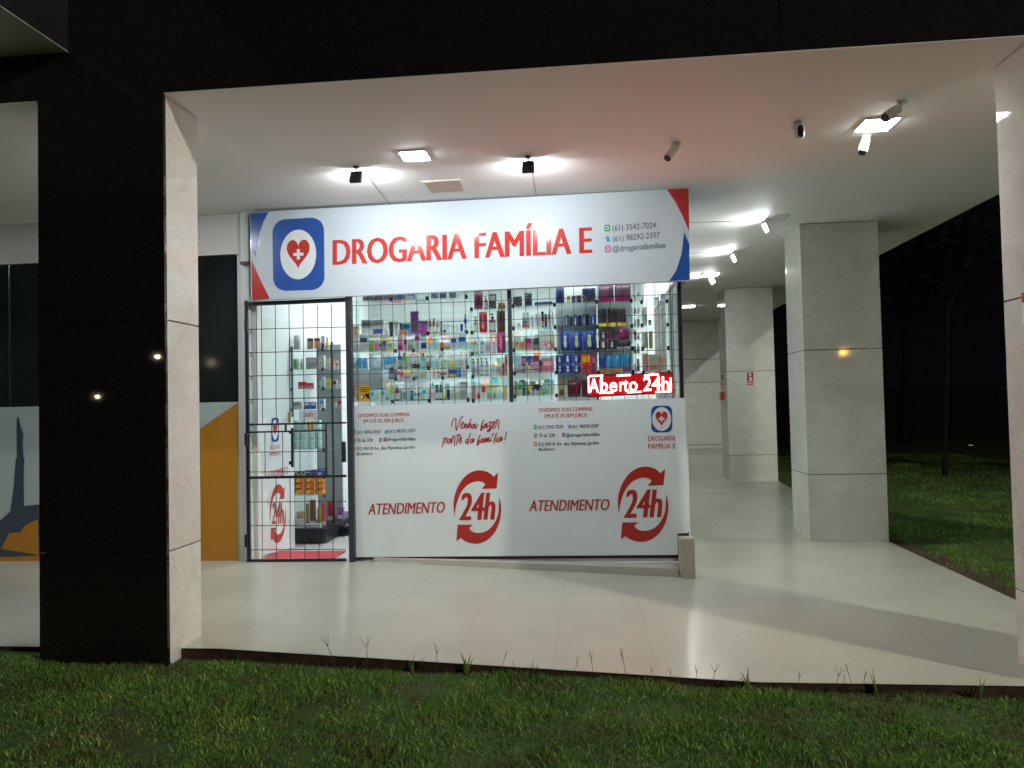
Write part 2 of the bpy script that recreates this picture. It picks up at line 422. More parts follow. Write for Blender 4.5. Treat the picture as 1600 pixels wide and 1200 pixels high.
# ---------------------------------------------------------------- the building
bld = thing('building', 'dark faced building with white ceiling over an open ground floor gallery', 'building', (0, 6, -.3))
def XY(px, py, z): p = PZ(px, py, z); return p
MB().box((-9, 3.994, ZC), (3.69, 17.4, ZC + .22)).build('ceiling', CEIL, bld)
MB().box((-9, 3.971, ZC - .003), (3.69, 3.9935, ZC + .0015)).build('ceiling_edge', CEIL, bld)
for i in range(13):
    for j, (za, zb_) in enumerate(((ZC + .003, 4.30), (4.304, 5.3), (5.304, 6.2))):
        xa = -9 + i * 1.2 + .43; MB().box((xa + .002, 3.97, za), (xa + 1.198, 3.99, zb_)).build('beam_cladding', BLACK_GRANITE, bld)
MB().box((-9, 3.994, ZC + .226), (3.69, 17.4, 6.1)).build('upper_storey', DARK_PAINT, bld)
bx = PY(108, 82, 3.97)
bk = MB().box((-8, 1.2, bx.z), (bx.x - .004, 3.966, bx.z + .006)); bk.build('balcony_soffit', GREY_SOFFIT, bld)
MB().box((-8, 1.19, bx.z + .008), (bx.x, 3.966, bx.z + 1.1)).build('balcony_parapet', DARK_PAINT, bld)
# passage end wall of stone panels
yw = 16.9
MB().box((.8, yw + .04, -.3), (3.2, yw + .2, ZC)).build('passage_end_wall', MORTAR, bld)
zj = [floor_z(2, yw) - .05, PY(1090, 695, yw).z, PY(1090, 597.5, yw).z, 2.2, ZC]
pw = bld
for a, b_ in zip(zj[:-1], zj[1:]):
    MB().box((.86, yw, a + .006), (3.2, yw + .05, b_ - .006)).build('stone_panel', STONE, pw)

def pillar(label, x0, x1, y0, y1, joints, zb, clad=None):
    t = thing('pillar', label, 'pillar', ((x0 + x1) / 2, (y0 + y1) / 2, zb))
    MB().box((x0 + .012, y0 + .012, zb), (x1 - .012, y1 - .012, ZC)).build('core', MORTAR, t)
    zs = [zb] + joints + [ZC - .003]
    for a, b_ in zip(zs[:-1], zs[1:]):
        MB().box((x0, y0, a + .004), (x1, y1, b_ - .004)).build('stone_panel', STONE, t, bevel=.003)
    if clad:
        zs[-1] = ZC + .06
        for a, b_ in zip(zs[:-1], zs[1:]):
            MB().box((x0 - .004, y0 - .03, a + .002), (x1 + .004, y0 - .002, b_ - .002)).build('black_cladding', BLACK_GRANITE, t, bevel=.002)
    return t
PLX0, PLX1 = -3.073, -2.33
pillar('pillar with polished black granite front and pale stone side, left of the pharmacy front', PLX0, PLX1, YB, 4.335,
       [PY(263, 862, YB).z, PY(263, 500, YB).z], -.3, True)
pillar('pillar at the picture edge with pale stone side and a small red notice', 2.255, 3.0, YB, 4.335,
       [PX(1590, 921, 2.255).z, PX(1575, 470, 2.255).z], -.3, True)
pillar('wide pale stone pillar standing at the lawn, nearer of the two in the passage', 2.19, 2.955, 7.93, 8.55,
       [PY(1320, 741, 7.93).z, PY(1320, 545.5, 7.93).z], -.3)
pillar('pale stone pillar deep in the passage with a red fire notice on it', 2.19, 2.93, 12.24, 12.86,
       [PY(1170, 711, 12.24).z, PY(1170, 580, 12.24).z], -.25)

# ---------------------------------------------------------------- text and print helpers
PRINT_N = Vector((0, -1, 0))
_txt = {}
def text_mesh(s, bold=0.0, shear=0.0):
    k = (s, bold, shear)
    if k not in _txt:
        c = bpy.data.curves.new('t', 'FONT'); c.body = s; c.size = 1; c.offset = bold; c.shear = shear; c.resolution_u = 3
        o = link(bpy.data.objects.new('t', c)); bpy.context.view_layer.update()
        me = o.to_mesh()
        v = [(p.co.x, p.co.y) for p in me.vertices]; f = [tuple(p.vertices) for p in me.polygons]
        o.to_mesh_clear(); bpy.data.objects.remove(o); bpy.data.curves.remove(c)
        _txt[k] = (v, f)
    return _txt[k]
CAP = max(p[1] for p in text_mesh('H')[0])
def put_text(mb, s, a, b, cap, pl, bold=0.0, shear=0.0):
    """s set along pixel baseline a->b with cap height cap (px) on plane function pl(x, y)"""
    v, f = text_mesh(s, 0.0, shear)
    x0 = min(p[0] for p in v); x1 = max(p[0] for p in v)
    A, B = pl(*a), pl(*b); U = pl(a[0], a[1] - cap) - A; D = B - A
    ks = (0,) if bold < .004 else ((-1, 1, 0) if bold < .02 else (-1, -.5, .5, 1, 0))
    W = x1 - x0 + 2 * max(bold, 0)
    for i, k in enumerate(ks):
        mb.add([A + D * ((x - x0 + bold * (1 + k)) / W) + U * (y / CAP) + PRINT_N * (.0002 * i) for x, y in v], f)
    return mb
def rrect(c, r, n=6):
    """rounded px rectangle from corners tl,tr,br,bl"""
    out = []
    c = [Vector(p) for p in c]
    for i in range(4):
        p = c[i]; a = c[i - 1]; b = c[(i + 1) % 4]
        da = (a - p).normalized() * r; db = (b - p).normalized() * r
        for k in range(n + 1):
            t = k / n
            q = (1 - t) ** 2 * (p + da) + 2 * t * (1 - t) * (p + (da + db) * .12) + t * t * (p + db)
            out.append((q.x, q.y))
    return out
def ell(cx, cy, rx, ry, n=36, sk=0.0):
    return [(cx + rx * math.cos(2 * math.pi * i / n), cy + ry * math.sin(2 * math.pi * i / n) + sk * rx * math.cos(2 * math.pi * i / n)) for i in range(n)]
def heart(x0, x1, y0, y1, n=40, sk=0.0):
    out = []
    cx = (x0 + x1) / 2
    for i in range(n):
        t = 2 * math.pi * i / n
        hx = 16 * math.sin(t) ** 3 / 16
        hy = (13 * math.cos(t) - 5 * math.cos(2 * t) - 2 * math.cos(3 * t) - math.cos(4 * t))
        hy = (11.98 - hy) / (11.98 + 17.0)
        out.append((cx + hx * (x1 - x0) / 2, y0 + hy * (y1 - y0) + sk * hx * (x1 - x0) / 2))
    return out
def crossp(cx, cy, a, w, sk=0.0):
    pts = [(-w, -a), (w, -a), (w, -w), (a, -w), (a, w), (w, w), (w, a), (-w, a), (-w, w), (-a, w), (-a, -w), (-w, -w)]
    return [(cx + x, cy + y + sk * x) for x, y in pts]
def flat(pts, pl): return MB().poly([pl(*p) for p in pts])
def catmull(pts, n=5):
    P = [Vector(p) for p in pts]; out = []
    for i in range(len(P) - 1):
        p0, p1, p2, p3 = P[max(i - 1, 0)], P[i], P[i + 1], P[min(i + 2, len(P) - 1)]
        for k in range(n):
            t = k / n
            out.append(.5 * ((2 * p1) + (p2 - p0) * t + (2 * p0 - 5 * p1 + 4 * p2 - p3) * t * t + (3 * p1 - p0 - 3 * p2 + p3) * t ** 3))
    out.append(P[-1]); return out
def smooth_poly(pts):
    P = [Vector(p) for p in pts]; n = len(P)
    cor = [i for i in range(n) if (P[i] - P[i - 1]).angle(P[(i + 1) % n] - P[i]) > .75]
    out = []
    for a, b in zip(cor, cor[1:] + [cor[0] + n]):
        out += catmull([P[k % n] for k in range(a, b + 1)], 4)[:-1]
    return [(p.x, p.y) for p in out]
def on(Y): return lambda x, y: PY(x, y, Y)

# ---------------------------------------------------------------- pharmacy: shop body
shop = thing('pharmacy_shop', 'brightly lit glass fronted corner pharmacy with white interior', 'shop', (-1.1, 8.5, -.1))
X0, X1, ZF, ZI = -3.055, .845, -.068, 2.96
YR = 10.6
MB().box((X0, YS - .06, ZF - .2), (X1, YR, ZF)).build('shop_floor', M('shop_tiles', (.66, .66, .64), .2, var=.02), shop)
MB().box((X0 + .001, 6.63, ZI), (X1 - .02, YR, ZI + .1)).build('shop_ceiling', SHOP_WHITE, shop)
MB().box((X0 - .02, YR, ZF), (X1, YR + .1, ZC - .003)).build('back_wall', SHOP_WHITE, shop)
MB().box((X0 - .02, YS - .03, ZF), (X0 + .05, YR - .004, ZC - .003)).build('side_wall', SHOP_WHITE, shop)
MB().box((X1 - .1, 8.5, -.2), (X1, YR - .004, ZC - .003)).build('passage_side_wall', WHITE_PAINT, shop)
MB().box((X1 - .07, 6.6, 2.33), (X1 - .004, 8.494, ZC - .003)).build('side_header', SHOP_WHITE, shop)
MB().box((X1 - .07, 6.62, -.2), (X1 - .004, 8.494, 1.29)).build('side_panel', PANEL_WHITE, shop)
MB().box((X0 + .06, 6.49, 2.315), (X1 - .004, 6.6, ZC - .003)).build('front_header', SHOP_WHITE, shop)
MB().box((-2.07, 6.53, -.2), (X1 - .08, 6.6, 1.29)).build('front_plinth', SHOP_WHITE, shop)
MB().box((X1 - .05, 6.66, 1.30), (X1 - .042, 8.49, 2.325)).build('side_glass', PANE, shop)
MB().box((-2.06, 6.56, 1.295), (X1 - .06, 6.566, 2.31)).build('front_glass', PANE, shop)
# front mullions
for (xa, xb) in ((1060, 1066),):
    a, b_ = PY(xa, 530, 6.56), PY(xb, 530, 6.56)
    MB().box((a.x, 6.545, 1.295), (b_.x, 6.61, 2.31)).build('corner_post', BLACK_METAL, shop)
a, b_ = PY(794.5, 540, 6.52), PY(800.5, 540, 6.52)
MB().box((a.x, 6.50, 1.295), (b_.x, 6.555, 2.31)).build('middle_post', GREY_METAL, shop)
a, b_ = PY(543, 600, 6.45), PY(550.5, 600, 6.45)
MB().box((a.x - .005, 6.43, ZF - .005), (b_.x, 6.50, 2.262)).build('door_post', GREY_METAL, shop, bevel=.004)
# jamb strip left of the door with a row of small tabs
a, b_ = PY(374, 700, 6.5), PY(401, 700, 6.5)
MB().box((X0 + .052, 6.52, ZF), (b_.x, 6.58, 2.29)).build('door_jamb', WHITE_PAINT, shop)
for k in range(11):
    y = 481 + 36.5 * k; p = PY(390.5, y, 6.5)
    MB().box((p.x - .025, 6.485, p.z - .022), (p.x + .02, 6.517, p.z + .022)).build('jamb_tab', M('tab', (.35, .34, .30), .6) if k == 0 else bpy.data.materials['tab'], shop, bevel=.004)
# white jamb strip of wall between neighbour window and pharmacy sign
# shop ceiling light panels
SHOP_LIGHT = EM('shop_led', (.93, .97, 1.0), L_SHOP)
for i, (x, y) in enumerate(((-2.2, 7.9), (-.9, 7.9), (.2, 7.9), (-2.2, 9.4), (-.9, 9.4), (.2, 9.4))):
    t = thing('ceiling_lamp', 'square LED lamp inside the pharmacy above ' + ('the door display', 'the wide window shelves', 'the packs by the corner', 'the back shelving near the door wall', 'the middle of the back shelving', 'the back shelving by the passage')[i], 'ceiling lamp', (x, y, ZI), 'lamps in the pharmacy ceiling')
    MB().box((x - .17, y - .17, ZI - .03), (x + .17, y + .17, ZI - .002)).build('housing', PLASTIC_W, t)
    MB().box((x - .15, y - .15, ZI - .034), (x + .15, y + .15, ZI - .032)).build('diffuser', SHOP_LIGHT, t)

FILL_LED = EM('strip_led', (.93, .97, 1.0), L_SHOP * .5)  # unseen strips behind the sign, added to brighten the window goods
for i, (x, w) in enumerate(((-1.5, .5), (-.45, .5), (.42, .36))):
    t = thing('strip_lamp', 'LED strip lamp above the window shelves ' + ('by the gate', 'in the middle', 'by the corner post')[i], 'strip lamp', (x, 6.64, 2.6), 'lamps in the pharmacy ceiling')
    MB().box((x - w, 6.615, 2.62), (x + w, 6.665, 2.65)).build('housing', PLASTIC_W, t)
    MB().box((x - w + .01, 6.622, 2.616), (x + w - .01, 6.658, 2.6195)).build('diffuser', FILL_LED, t)

# neighbour shop front on the left
nb = thing('neighbour_shopfront', 'dark unlit studio front with printed panels of slate, white and amber', 'shop front', (-5, 6.5, -.1))
lx = PY(371, 500, YS).x
zt, zm, zb = PY(200, 405, YS).z, PY(200, 631, YS).z, PY(200, 879, YS).z
MB().box((-9, YS, zt + .004), (X0 - .024, YS + .1, ZC - .003)).build('wall', WHITE_PAINT, nb)
MB().box((lx + .004, YS - .002, -.2), (X0 - .024, YS + .1, zt)).build('wall_strip', WHITE_PAINT, nb)
MB().box((-9, YS + .03, zm), (lx, YS + .06, zt)).build('window_glass', DARKGLASS, nb)
MB().box((-9, YS + .01, zb + .02), (lx, YS + .06, zm - .004)).build('printed_panel', M('panel_grey_white', (.42, .50, .50), .4, var=.02), nb)
MB().box((-9, YS + .008, -.2), (lx, YS + .06, zb + .018)).build('bottom_rail', BLACK_METAL, nb)
for px in (15,):
    p = PY(px, 500, YS + .02); MB().box((p.x - .008, YS + .015, zm), (p.x + .008, YS + .03, zt)).build('window_joint', M('joint_green', (.03, .05, .045), .2), nb)  # thin greenish vertical line on the dark glass
pl = on(YS + .006)
def z4(pts): return [(x / 4, 620 + y / 4) for x, y in pts]
flat(z4([(105, 125), (112, 124), (119, 135), (130, 190), (147, 235), (140, 290), (147, 370), (152, 390), (148, 500), (150, 682), (200, 676), (330, 668), (330, 1000), (-60, 1000), (-60, 800), (0, 772), (65, 716), (72, 660), (85, 560), (97, 405), (99, 388), (105, 380), (103, 200)]), pl).build('printed_figure', NAVY_W, nb)
pl2 = on(YS + .003)
flat(z4([(5, 950), (58, 852), (130, 845), (155, 805), (237, 764), (243, 985), (240, 1000), (222, 985)]), pl2).build('printed_figure_top', ORANGE_W, nb)
flat(z4([(-60, 1004), (330, 990), (330, 1044), (-60, 1044)]), pl2).build('printed_band', ORANGE_W, nb)
flat([(300, 678.5), (371.3, 629), (371.8, 876), (300, 877)], pl2).build('printed_wedge', ORANGE_W, nb)
for y in (650.5, 657.5): flat(ell(309.8, y, 1.1, 1.1, 10), pl2).build('printed_dot', INK, nb)

# ---------------------------------------------------------------- shop sign
sg = thing('shop_sign', 'long white pharmacy sign with red lettering and blue heart logo', 'sign', (-1.05, 6.44, 2.27))
YG = 6.40
tl, tr, br, bl = PY(390.5, 332, YG), PY(1076, 293.5, YG), PY(1078, 438, YG), PY(392.5, 469.5, YG)
MB().prism([tl, tr, br, bl], (0, .07, 0)).build('sign_board', SIGN_WHITE, sg)
MB().prism([tr + Vector((-.01, .073, 0)), tr + Vector((-.01, .55, 0)), Vector((br.x - .01, br.y + .55, br.z)), br + Vector((-.01, .073, 0))], (-.04, 0, 0)).build('side_return', BLUE, sg)
q0 = PY(383, 411, 6.46)
MB().box((q0.x - .03, 6.42, q0.z - .012), (q0.x + .05, 6.46, q0.z + .008)).build('bracket', BLACK_METAL, sg)
pl = on(YG - .002)
flat([(391, 333), (419.5, 331.6), (412, 346), (405, 365), (399, 402), (392, 383)], pl).build('corner_blue', BLUE, sg)
flat([(392.6, 405), (407, 437), (421.5, 467), (394, 468.6)], pl).build('corner_red', DRED, sg)
flat([(1042, 296), (1075.5, 294.5), (1077, 362), (1067, 338), (1055, 315)], pl).build('corner_red', DRED, sg)
flat([(1069, 362.5), (1077, 382), (1078, 437.4), (1046, 438.8), (1057, 422), (1065, 396)], pl).build('corner_blue', BLUE, sg)
lg = flat(rrect([(425.4, 343.5), (506, 339), (507.3, 452.5), (427, 455)], 19), pl).build('logo_square', BLUE, sg)
flat(ell(466, 397.6, 28, 38.8, 40, -.03), on(YG - .0035)).build('logo_disc', WHITE_I, lg)
flat(heart(448, 484, 374.5, 420.5, 44, -.04), on(YG - .005)).build('logo_heart', RED, lg)
flat(crossp(466.2, 397.3, 8, 2.4, -.04), on(YG - .0065)).build('logo_cross', WHITE_I, lg)
put_text(MB(), 'DROGARIA FAMÍLIA E', (519.5, 414), (925.5, 395), 38.6, pl, .038).build('lettering', RED, sg)
for s, a, b_, c in (('(61) 3542-7024', (957, 361.2), (1025, 356), 9), ('(61) 98292-2307', (957.5, 377.6), (1031, 371), 9), ('@drogariafamiliae', (957, 393), (1040, 387), 8.6)):
    put_text(MB(), s, a, b_, c, pl).build('contact_lettering', INK, sg)
def icon(parent, name, x0, y0, x1, y1, mat, glyph, pl, pl2, k=-.05):
    s = (x1 - x0) * k
    o = flat(rrect([(x0, y0), (x1, y0 + s), (x1, y1 + s), (x0, y1)], (x1 - x0) * .3, 4), pl).build(name, mat, parent)
    cx, cy, r = (x0 + x1) / 2, (y0 + y1) / 2 + s / 2, (x1 - x0) * .3; h = (y1 - y0) * .3
    q = MB()
    if glyph == 'ring':
        a, b_ = ell(cx, cy, r, h, 16), ell(cx, cy, r * .62, h * .62, 16)
        for i in range(16):
            j = (i + 1) % 16; q.poly([pl2(*a[i]), pl2(*a[j]), pl2(*b_[j]), pl2(*b_[i])])
    elif glyph == 'phone':
        q.poly([pl2(*p) for p in [(cx - r, cy - h), (cx - r * .3, cy - h), (cx - r * .2, cy - h * .2), (cx + h * .3, cy + h * .3), (cx + r, cy + h * .4), (cx + r, cy + h), (cx, cy + h * .8), (cx - r * .9, cy)]])
    else:
        q.poly([pl2(*p) for p in [(cx - r * .7, cy - h), (cx + r * .7, cy - h), (cx + r * .7, cy + h), (cx - r * .7, cy + h)]])
    q.build('icon_glyph', WHITE_I, o)
pm2 = on(YG - .0035)
icon(sg, 'chat_icon', 944.3, 351.3, 953.3, 362, GREEN_I, 'ring', pl, pm2)
flat([(945, 372), (948, 370), (949, 367), (950.5, 370), (953, 371.5), (952, 374), (954, 377.5), (947, 378), (948.5, 374.5)], pl).build('phone_icon', LBLUE_I, sg)
icon(sg, 'photo_icon', 945.3, 383.8, 954.3, 394.8, PINK_I, 'ring', pl, pm2)

# ---------------------------------------------------------------- printed panel under the window
pn = thing('printed_panel', 'white vinyl covered panel with red 24h arrows below the window', 'panel', (-.65, 6.49, -.03))
YP = 6.485
pts = [(550.5, 635), (1070.5, 621.6), (1075.5, 833), (1058.6, 833.5), (1059.4, 867), (550.5, 870.6)]
MB().prism([PY(*p, YP) for p in pts], (0, .04, 0)).build('board', PANEL_WHITE, pn)
MB().prism([PY(*p, YP + .006) for p in [(548, 870), (1058.8, 866.5), (1058.3, 832.5), (1076.5, 831.5), (1077, 872), (548, 874.4)]], (0, .03, 0)).build('bottom_trim', BLACK_METAL, pn)
pl, pl2, pl3, pl4 = on(YP - .002), on(YP - .0035), on(YP - .005), on(YP - .0065)
def zt7(x, y): return (540 + x / 4.614, 620 + y / 4.614)
up_arrow = [(784, 862), (779, 760), (800, 670), (845, 592), (900, 547), (965, 530), (1030, 545), (1068, 577), (1100, 545), (1089, 661), (980, 664), (1008, 632), (990, 615), (955, 608), (910, 618), (862, 650), (822, 710), (797, 785)]
dn_arrow = [(1107, 722), (1122, 800), (1110, 900), (1070, 985), (1010, 1040), (940, 1060), (870, 1045), (830, 1018), (799, 1043), (808, 922), (918, 922), (890, 948), (915, 972), (960, 982), (1020, 965), (1070, 915), (1100, 840)]
def logo24(cx, cy, sx, sy, parent, pl, mat=DRED, extra=None):
    c0 = zt7(952, 795)
    def mp(x, y):
        p = zt7(x, y); return (cx + (p[0] - c0[0]) * sx, cy + (p[1] - c0[1]) * sy)
    for a in (up_arrow, dn_arrow):
        flat([mp(*p) for p in smooth_poly(a)], pl).build('arrow', mat, parent)
    m = MB()
    a, b_ = mp(817, 890), mp(1081, 885)
    put_text(m, '24h', a, b_, 42 * sy, pl, .04, .18)
    m.build('lettering', mat, parent)
logo24(746.3, 792.3, 1.0, 1.0, pn, pl)
logo24(1005.3, 787.9, 1.06, 1.027, pn, pl)
put_text(MB(), 'ATENDIMENTO', (574.7, 804.3), (695.5, 801.2), 17, pl, .024, .2).build('lettering', DRED, pn)
put_text(MB(), 'ATENDIMENTO', (826.4, 799), (952.5, 797), 17, pl, .024, .2).build('lettering', DRED, pn)
put_text(MB(), 'DIVIDIMOS SUAS COMPRAS', (560, 652.2), (639.4, 650), 5.6, pl, .012).build('small_lettering', RED, pn)
put_text(MB(), 'EM ATÉ 3X SEM JUROS', (567.8, 660.9), (630.8, 659.4), 5.6, pl, .012).build('small_lettering', RED, pn)
put_text(MB(), 'DIVIDIMOS SUAS COMPRAS', (842.7, 643.9), (925.6, 641.7), 5.8, pl, .012).build('small_lettering', RED, pn)
put_text(MB(), 'EM ATÉ 3X SEM JUROS', (851.5, 652.9), (917, 651.4), 5.8, pl, .012).build('small_lettering', RED, pn)
for s, a, b_, c in (('(61) 3542-7024', (557.6, 677.8), (594.4, 676.8), 5), ('(61) 98292-2307', (608, 676.4), (649, 675), 5), ('7h às 22h', (557.6, 690.6), (583, 689.6), 5),
                    ('@drogariafamiliae', (599, 689), (649, 688), 5), ('EQ 09/10 Av. das Paineiras Jardim', (557.6, 703.8), (648, 700.8), 5), ('Botânico', (557.6, 711.6), (582, 710.9), 5),
                    ('(61) 3542-7024', (841, 670.2), (879.7, 668.9), 5.2), ('(61) 98292-2307', (893.6, 669.2), (936, 667.7), 5.2), ('7h às 22h', (841.8, 683.2), (867, 682.4), 5.2),
                    ('@drogariafamiliae', (884, 682.6), (937, 681), 5.2), ('EQ 09/10 Av. das Paineiras Jardim', (841.6, 696.9), (936, 694.4), 5.2), ('Botânico', (841.6, 704.7), (867, 703.9), 5.2)):
    put_text(MB(), s, a, b_, c, pl, .012).build('small_lettering', INK, pn)
for (ox, oy, s) in ((0, 0, 1), (283.2, -8.2, 1.02)):
    icon(pn, 'chat_icon', 550.8 + ox, 672 + oy, 555.6 + ox, 679 + oy, GREEN_I, 'ring', pl, pl2)
    icon(pn, 'clock_icon', 550.8 + ox, 685.4 + oy, 555.6 + ox, 692.2 + oy, PINK_I, 'ring', pl, pl2)
    icon(pn, 'place_icon', 550.8 + ox, 699 + oy, 555.6 + ox, 705.4 + oy, ORANGE_I, 'block', pl, pl2)
    icon(pn, 'phone_icon', 601.5 + ox * 1.01, 672 + oy, 606.4 + ox * 1.01, 677.6 + oy, LBLUE_I, 'phone', pl, pl2)
    icon(pn, 'photo_icon', 592.2 + ox * 1.01, 684.4 + oy, 596.8 + ox * 1.01, 691 + oy, PINK_I, 'ring', pl, pl2)
lg = flat(rrect([(1017.3, 634.2), (1050, 633.6), (1050.6, 675.5), (1017.8, 676)], 8), pl).build('logo_square', BLUE, pn)
flat(ell(1033.8, 654.7, 14.9, 18.6, 36), pl2).build('logo_disc', WHITE_I, lg)
flat(heart(1024.2, 1043.2, 643, 666.3, 40), pl3).build('logo_heart', RED, lg)
flat(crossp(1033.8, 654.6, 4.4, 1.4), pl4).build('logo_cross', WHITE_I, lg)
put_text(MB(), 'DROGARIA', (1012.7, 688.9), (1055.6, 688.4), 7.6, pl, .012).build('logo_lettering', DRED, pn); put_text(MB(), 'FAMÍLIA E', (1013, 701.1), (1055.6, 700.6), 7.6, pl, .012).build('logo_lettering', DRED, pn)
SCRIPT = [[(350, 355), (345, 290), (375, 215), (415, 180), (432, 215), (430, 330), (440, 435), (470, 360), (510, 240), (545, 165), (585, 150)],
 [(530, 345), (565, 320), (590, 275), (575, 258), (545, 290), (530, 350), (545, 392), (580, 375)], [(590, 390), (618, 290), (606, 385), (640, 300), (656, 310), (645, 385)],
 [(660, 392), (715, 270), (740, 205), (755, 190)], [(690, 390), (720, 310), (745, 300), (735, 385)], [(812, 300), (775, 330), (765, 385), (800, 370), (832, 290), (825, 375), (850, 385), (885, 310)],
 [(1015, 215), (975, 290), (945, 430), (970, 420), (985, 345), (950, 335)], [(1060, 290), (1020, 330), (1015, 385), (1050, 360), (1080, 280), (1075, 375), (1105, 350)],
 [(1110, 270), (1175, 255), (1120, 340), (1160, 350), (1150, 420), (1100, 460), (1090, 435), (1140, 390), (1190, 340)], [(1195, 330), (1235, 290), (1240, 245), (1205, 270), (1195, 360), (1225, 385), (1265, 330)],
 [(1265, 330), (1290, 210), (1330, 250), (1320, 330), (1315, 410)],
 [(190, 580), (165, 690), (140, 790)], [(185, 640), (220, 590), (247, 610), (220, 670), (175, 700)], [(310, 610), (270, 640), (260, 700), (295, 690), (330, 600), (325, 690), (350, 680)],
 [(350, 680), (375, 550), (410, 590), (400, 680), (405, 755)], [(500, 500), (470, 600), (445, 735)], [(430, 545), (485, 532), (540, 530)], [(505, 650), (540, 610), (540, 570), (510, 610), (500, 670), (525, 695), (560, 640)],
 [(680, 610), (640, 640), (640, 700), (675, 670), (735, 490)], [(690, 640), (680, 735)], [(765, 610), (730, 640), (730, 690), (760, 680), (790, 600), (785, 690), (825, 610)],
 [(940, 525), (900, 620), (875, 740), (900, 725), (915, 650), (880, 650)], [(985, 610), (945, 640), (945, 690), (975, 670), (1005, 590), (1000, 680), (1020, 670)],
 [(1020, 685), (1050, 590), (1045, 680), (1080, 590), (1075, 680), (1115, 580), (1115, 670), (1140, 650)], [(1165, 580), (1150, 660), (1180, 650)], [(1180, 550), (1220, 490)],
 [(1285, 480), (1225, 640), (1230, 715)], [(1275, 590), (1260, 660), (1290, 650)], [(1285, 560), (1290, 545)], [(1350, 580), (1310, 610), (1300, 670), (1340, 650), (1375, 560), (1370, 660), (1410, 590)],
 [(1490, 450), (1450, 640)], [(1437, 700), (1433, 715)]]
m = MB()
for st in SCRIPT:
    c = catmull(st)
    m.ribbon([pl(680 + p.x / 13.333, 640 + p.y / 13.333) for p in c], .0095, (0, -1, 0))
m.build('script_lettering', DRED, pn)

# ---------------------------------------------------------------- kerb and post at the foot of the panel
kb = MB().add([(-1.9, 6.47, -.03), (.70, 6.29, -.085), (.70, 6.53, -.085), (-1.9, 6.53, -.03), (-1.9, 6.47, -.2), (.70, 6.29, -.25), (.70, 6.53, -.25), (-1.9, 6.53, -.2)],
              [(0, 1, 2, 3), (4, 7, 6, 5), (0, 4, 5, 1), (1, 5, 6, 2), (3, 7, 4, 0), (2, 6, 7, 3)]).build('kerb', M('kerb_stone', (.47, .46, .41), .45, var=.06, vscale=9), None, bevel=.004)
tag(kb, 'low tapering stone kerb along the foot of the white panel', 'kerb')
MB().box((-2.0, 6.5, -.2), (.70, 6.528, -.034)).build('base_strip', WHITE_PAINT, shop)
po = MB().box((.709, 6.25, -.3), (.824, 6.38, .166)).build('stone_post', M('post_stone', (.50, .45, .36), .6, var=.12, vscale=30, bump=.1), None, bevel=.006)
tag(po, 'short beige stone post at the lower corner of the pharmacy panel', 'post')

# ---------------------------------------------------------------- window grille
YW = 6.535
gr = thing('window_grille', 'thin black wire grille across the pharmacy window', 'grille', (-.6, YW, 1.3))
m = MB(); r = .0026
xa, xb = PY(551, 540, YW).x, PY(1060, 540, YW).x
zlo, zhi = 1.293, 2.33
k = 0
px = 558.0
while px < 1060:
    p = PY(px, 540, YW); m.tube((p.x, YW, zlo), (p.x, YW, zhi), r, n=5, caps=False); px += 18.9
hz = [475.5, 505, 531.5, 558, 582, 606]
for y in hz:
    p = PY(620, y, YW); q = PY(1000, y - 14 + (y - 475) * .055, YW); z = (p.z + q.z) / 2
    m.tube((xa, YW + .005, z), (xb, YW + .005, z), r, n=5, caps=False)
m.build('grille', BLACK_METAL, gr)
# side grille on the passage window
gs = thing('side_window_grille', 'black wire grille on the passage side window', 'grille', (X1 - .09, 7.5, 1.3))
m = MB(); xg = X1 - .09
for i in range(17):
    y = 6.72 + .11 * i; m.tube((xg, y, 1.3), (xg, y, 2.32), r, n=5, caps=False)
for i in range(7):
    z = 1.38 + .15 * i; m.tube((xg, 6.64, z), (xg, 8.48, z), r, n=5, caps=False)
m.build('grille', BLACK_METAL, gs)

# ---------------------------------------------------------------- grille gate at the door
YD = 6.455
dg = thing('grille_gate', 'black barred grille gate closed across the pharmacy doorway', 'gate', (-2.58, YD, ZF))
pl = on(YD)
def bar(mb, a, b_, w, dy=0, dep=.012):
    A, B = PY(*a, YD + dy), PY(*b_, YD + dy)
    d = (B - A); L_ = d.length; d.normalize(); s = d.cross(Vector((0, 1, 0))).normalized()
    mb.obox((A + B) / 2, d * (L_ / 2), s * (w / 2), Vector((0, dep, 0)))
m = MB()
bar(m, (382.5, 475.5), (541, 468.5), .035); bar(m, (385, 470), (389.2, 878), .026, .0003)
bar(m, (386, 876), (541, 874.5), .022, .0006)
bar(m, (388, 663.5), (541, 660.5), .016, .001); bar(m, (388, 746.5), (541, 743.5), .022, .001)
bar(m, (387, 675.5), (510, 672.5), .014, .0013); bar(m, (510, 662), (510.3, 744), .014, .0016); bar(m, (446.5, 663), (446.8, 675), .012, .0016)
m.build('frame', BLACK_METAL, dg)
m = MB()
def wire(a, b_, w=.0034): 
    A, B = PY(*a, YD - .004), PY(*b_, YD - .004); m.tube(A, B, w, n=5, caps=False)
for x in (400.6, 408.3, 430, 451.6, 473.6, 495.8, 517.8): wire((x, 476), (x + 1.8, 661))
for y in (513.5, 550, 586.5, 623): wire((387, y + 1.2), (541, y - 2.6))
for x in (409.5, 431.5, 453.3, 476.2, 498, 520): wire((x, 746), (x + .4, 874))
for y in (784.5, 821.5, 859.3): wire((388, y), (541, y - 1.2))
for x in (414, 441.5, 468.5, 496): wire((x, 676), (x + .4, 744))
for y in (706.5, 737.5): wire((388, y), (510, y - 1))
m.build('grille', BLACK_METAL, dg)
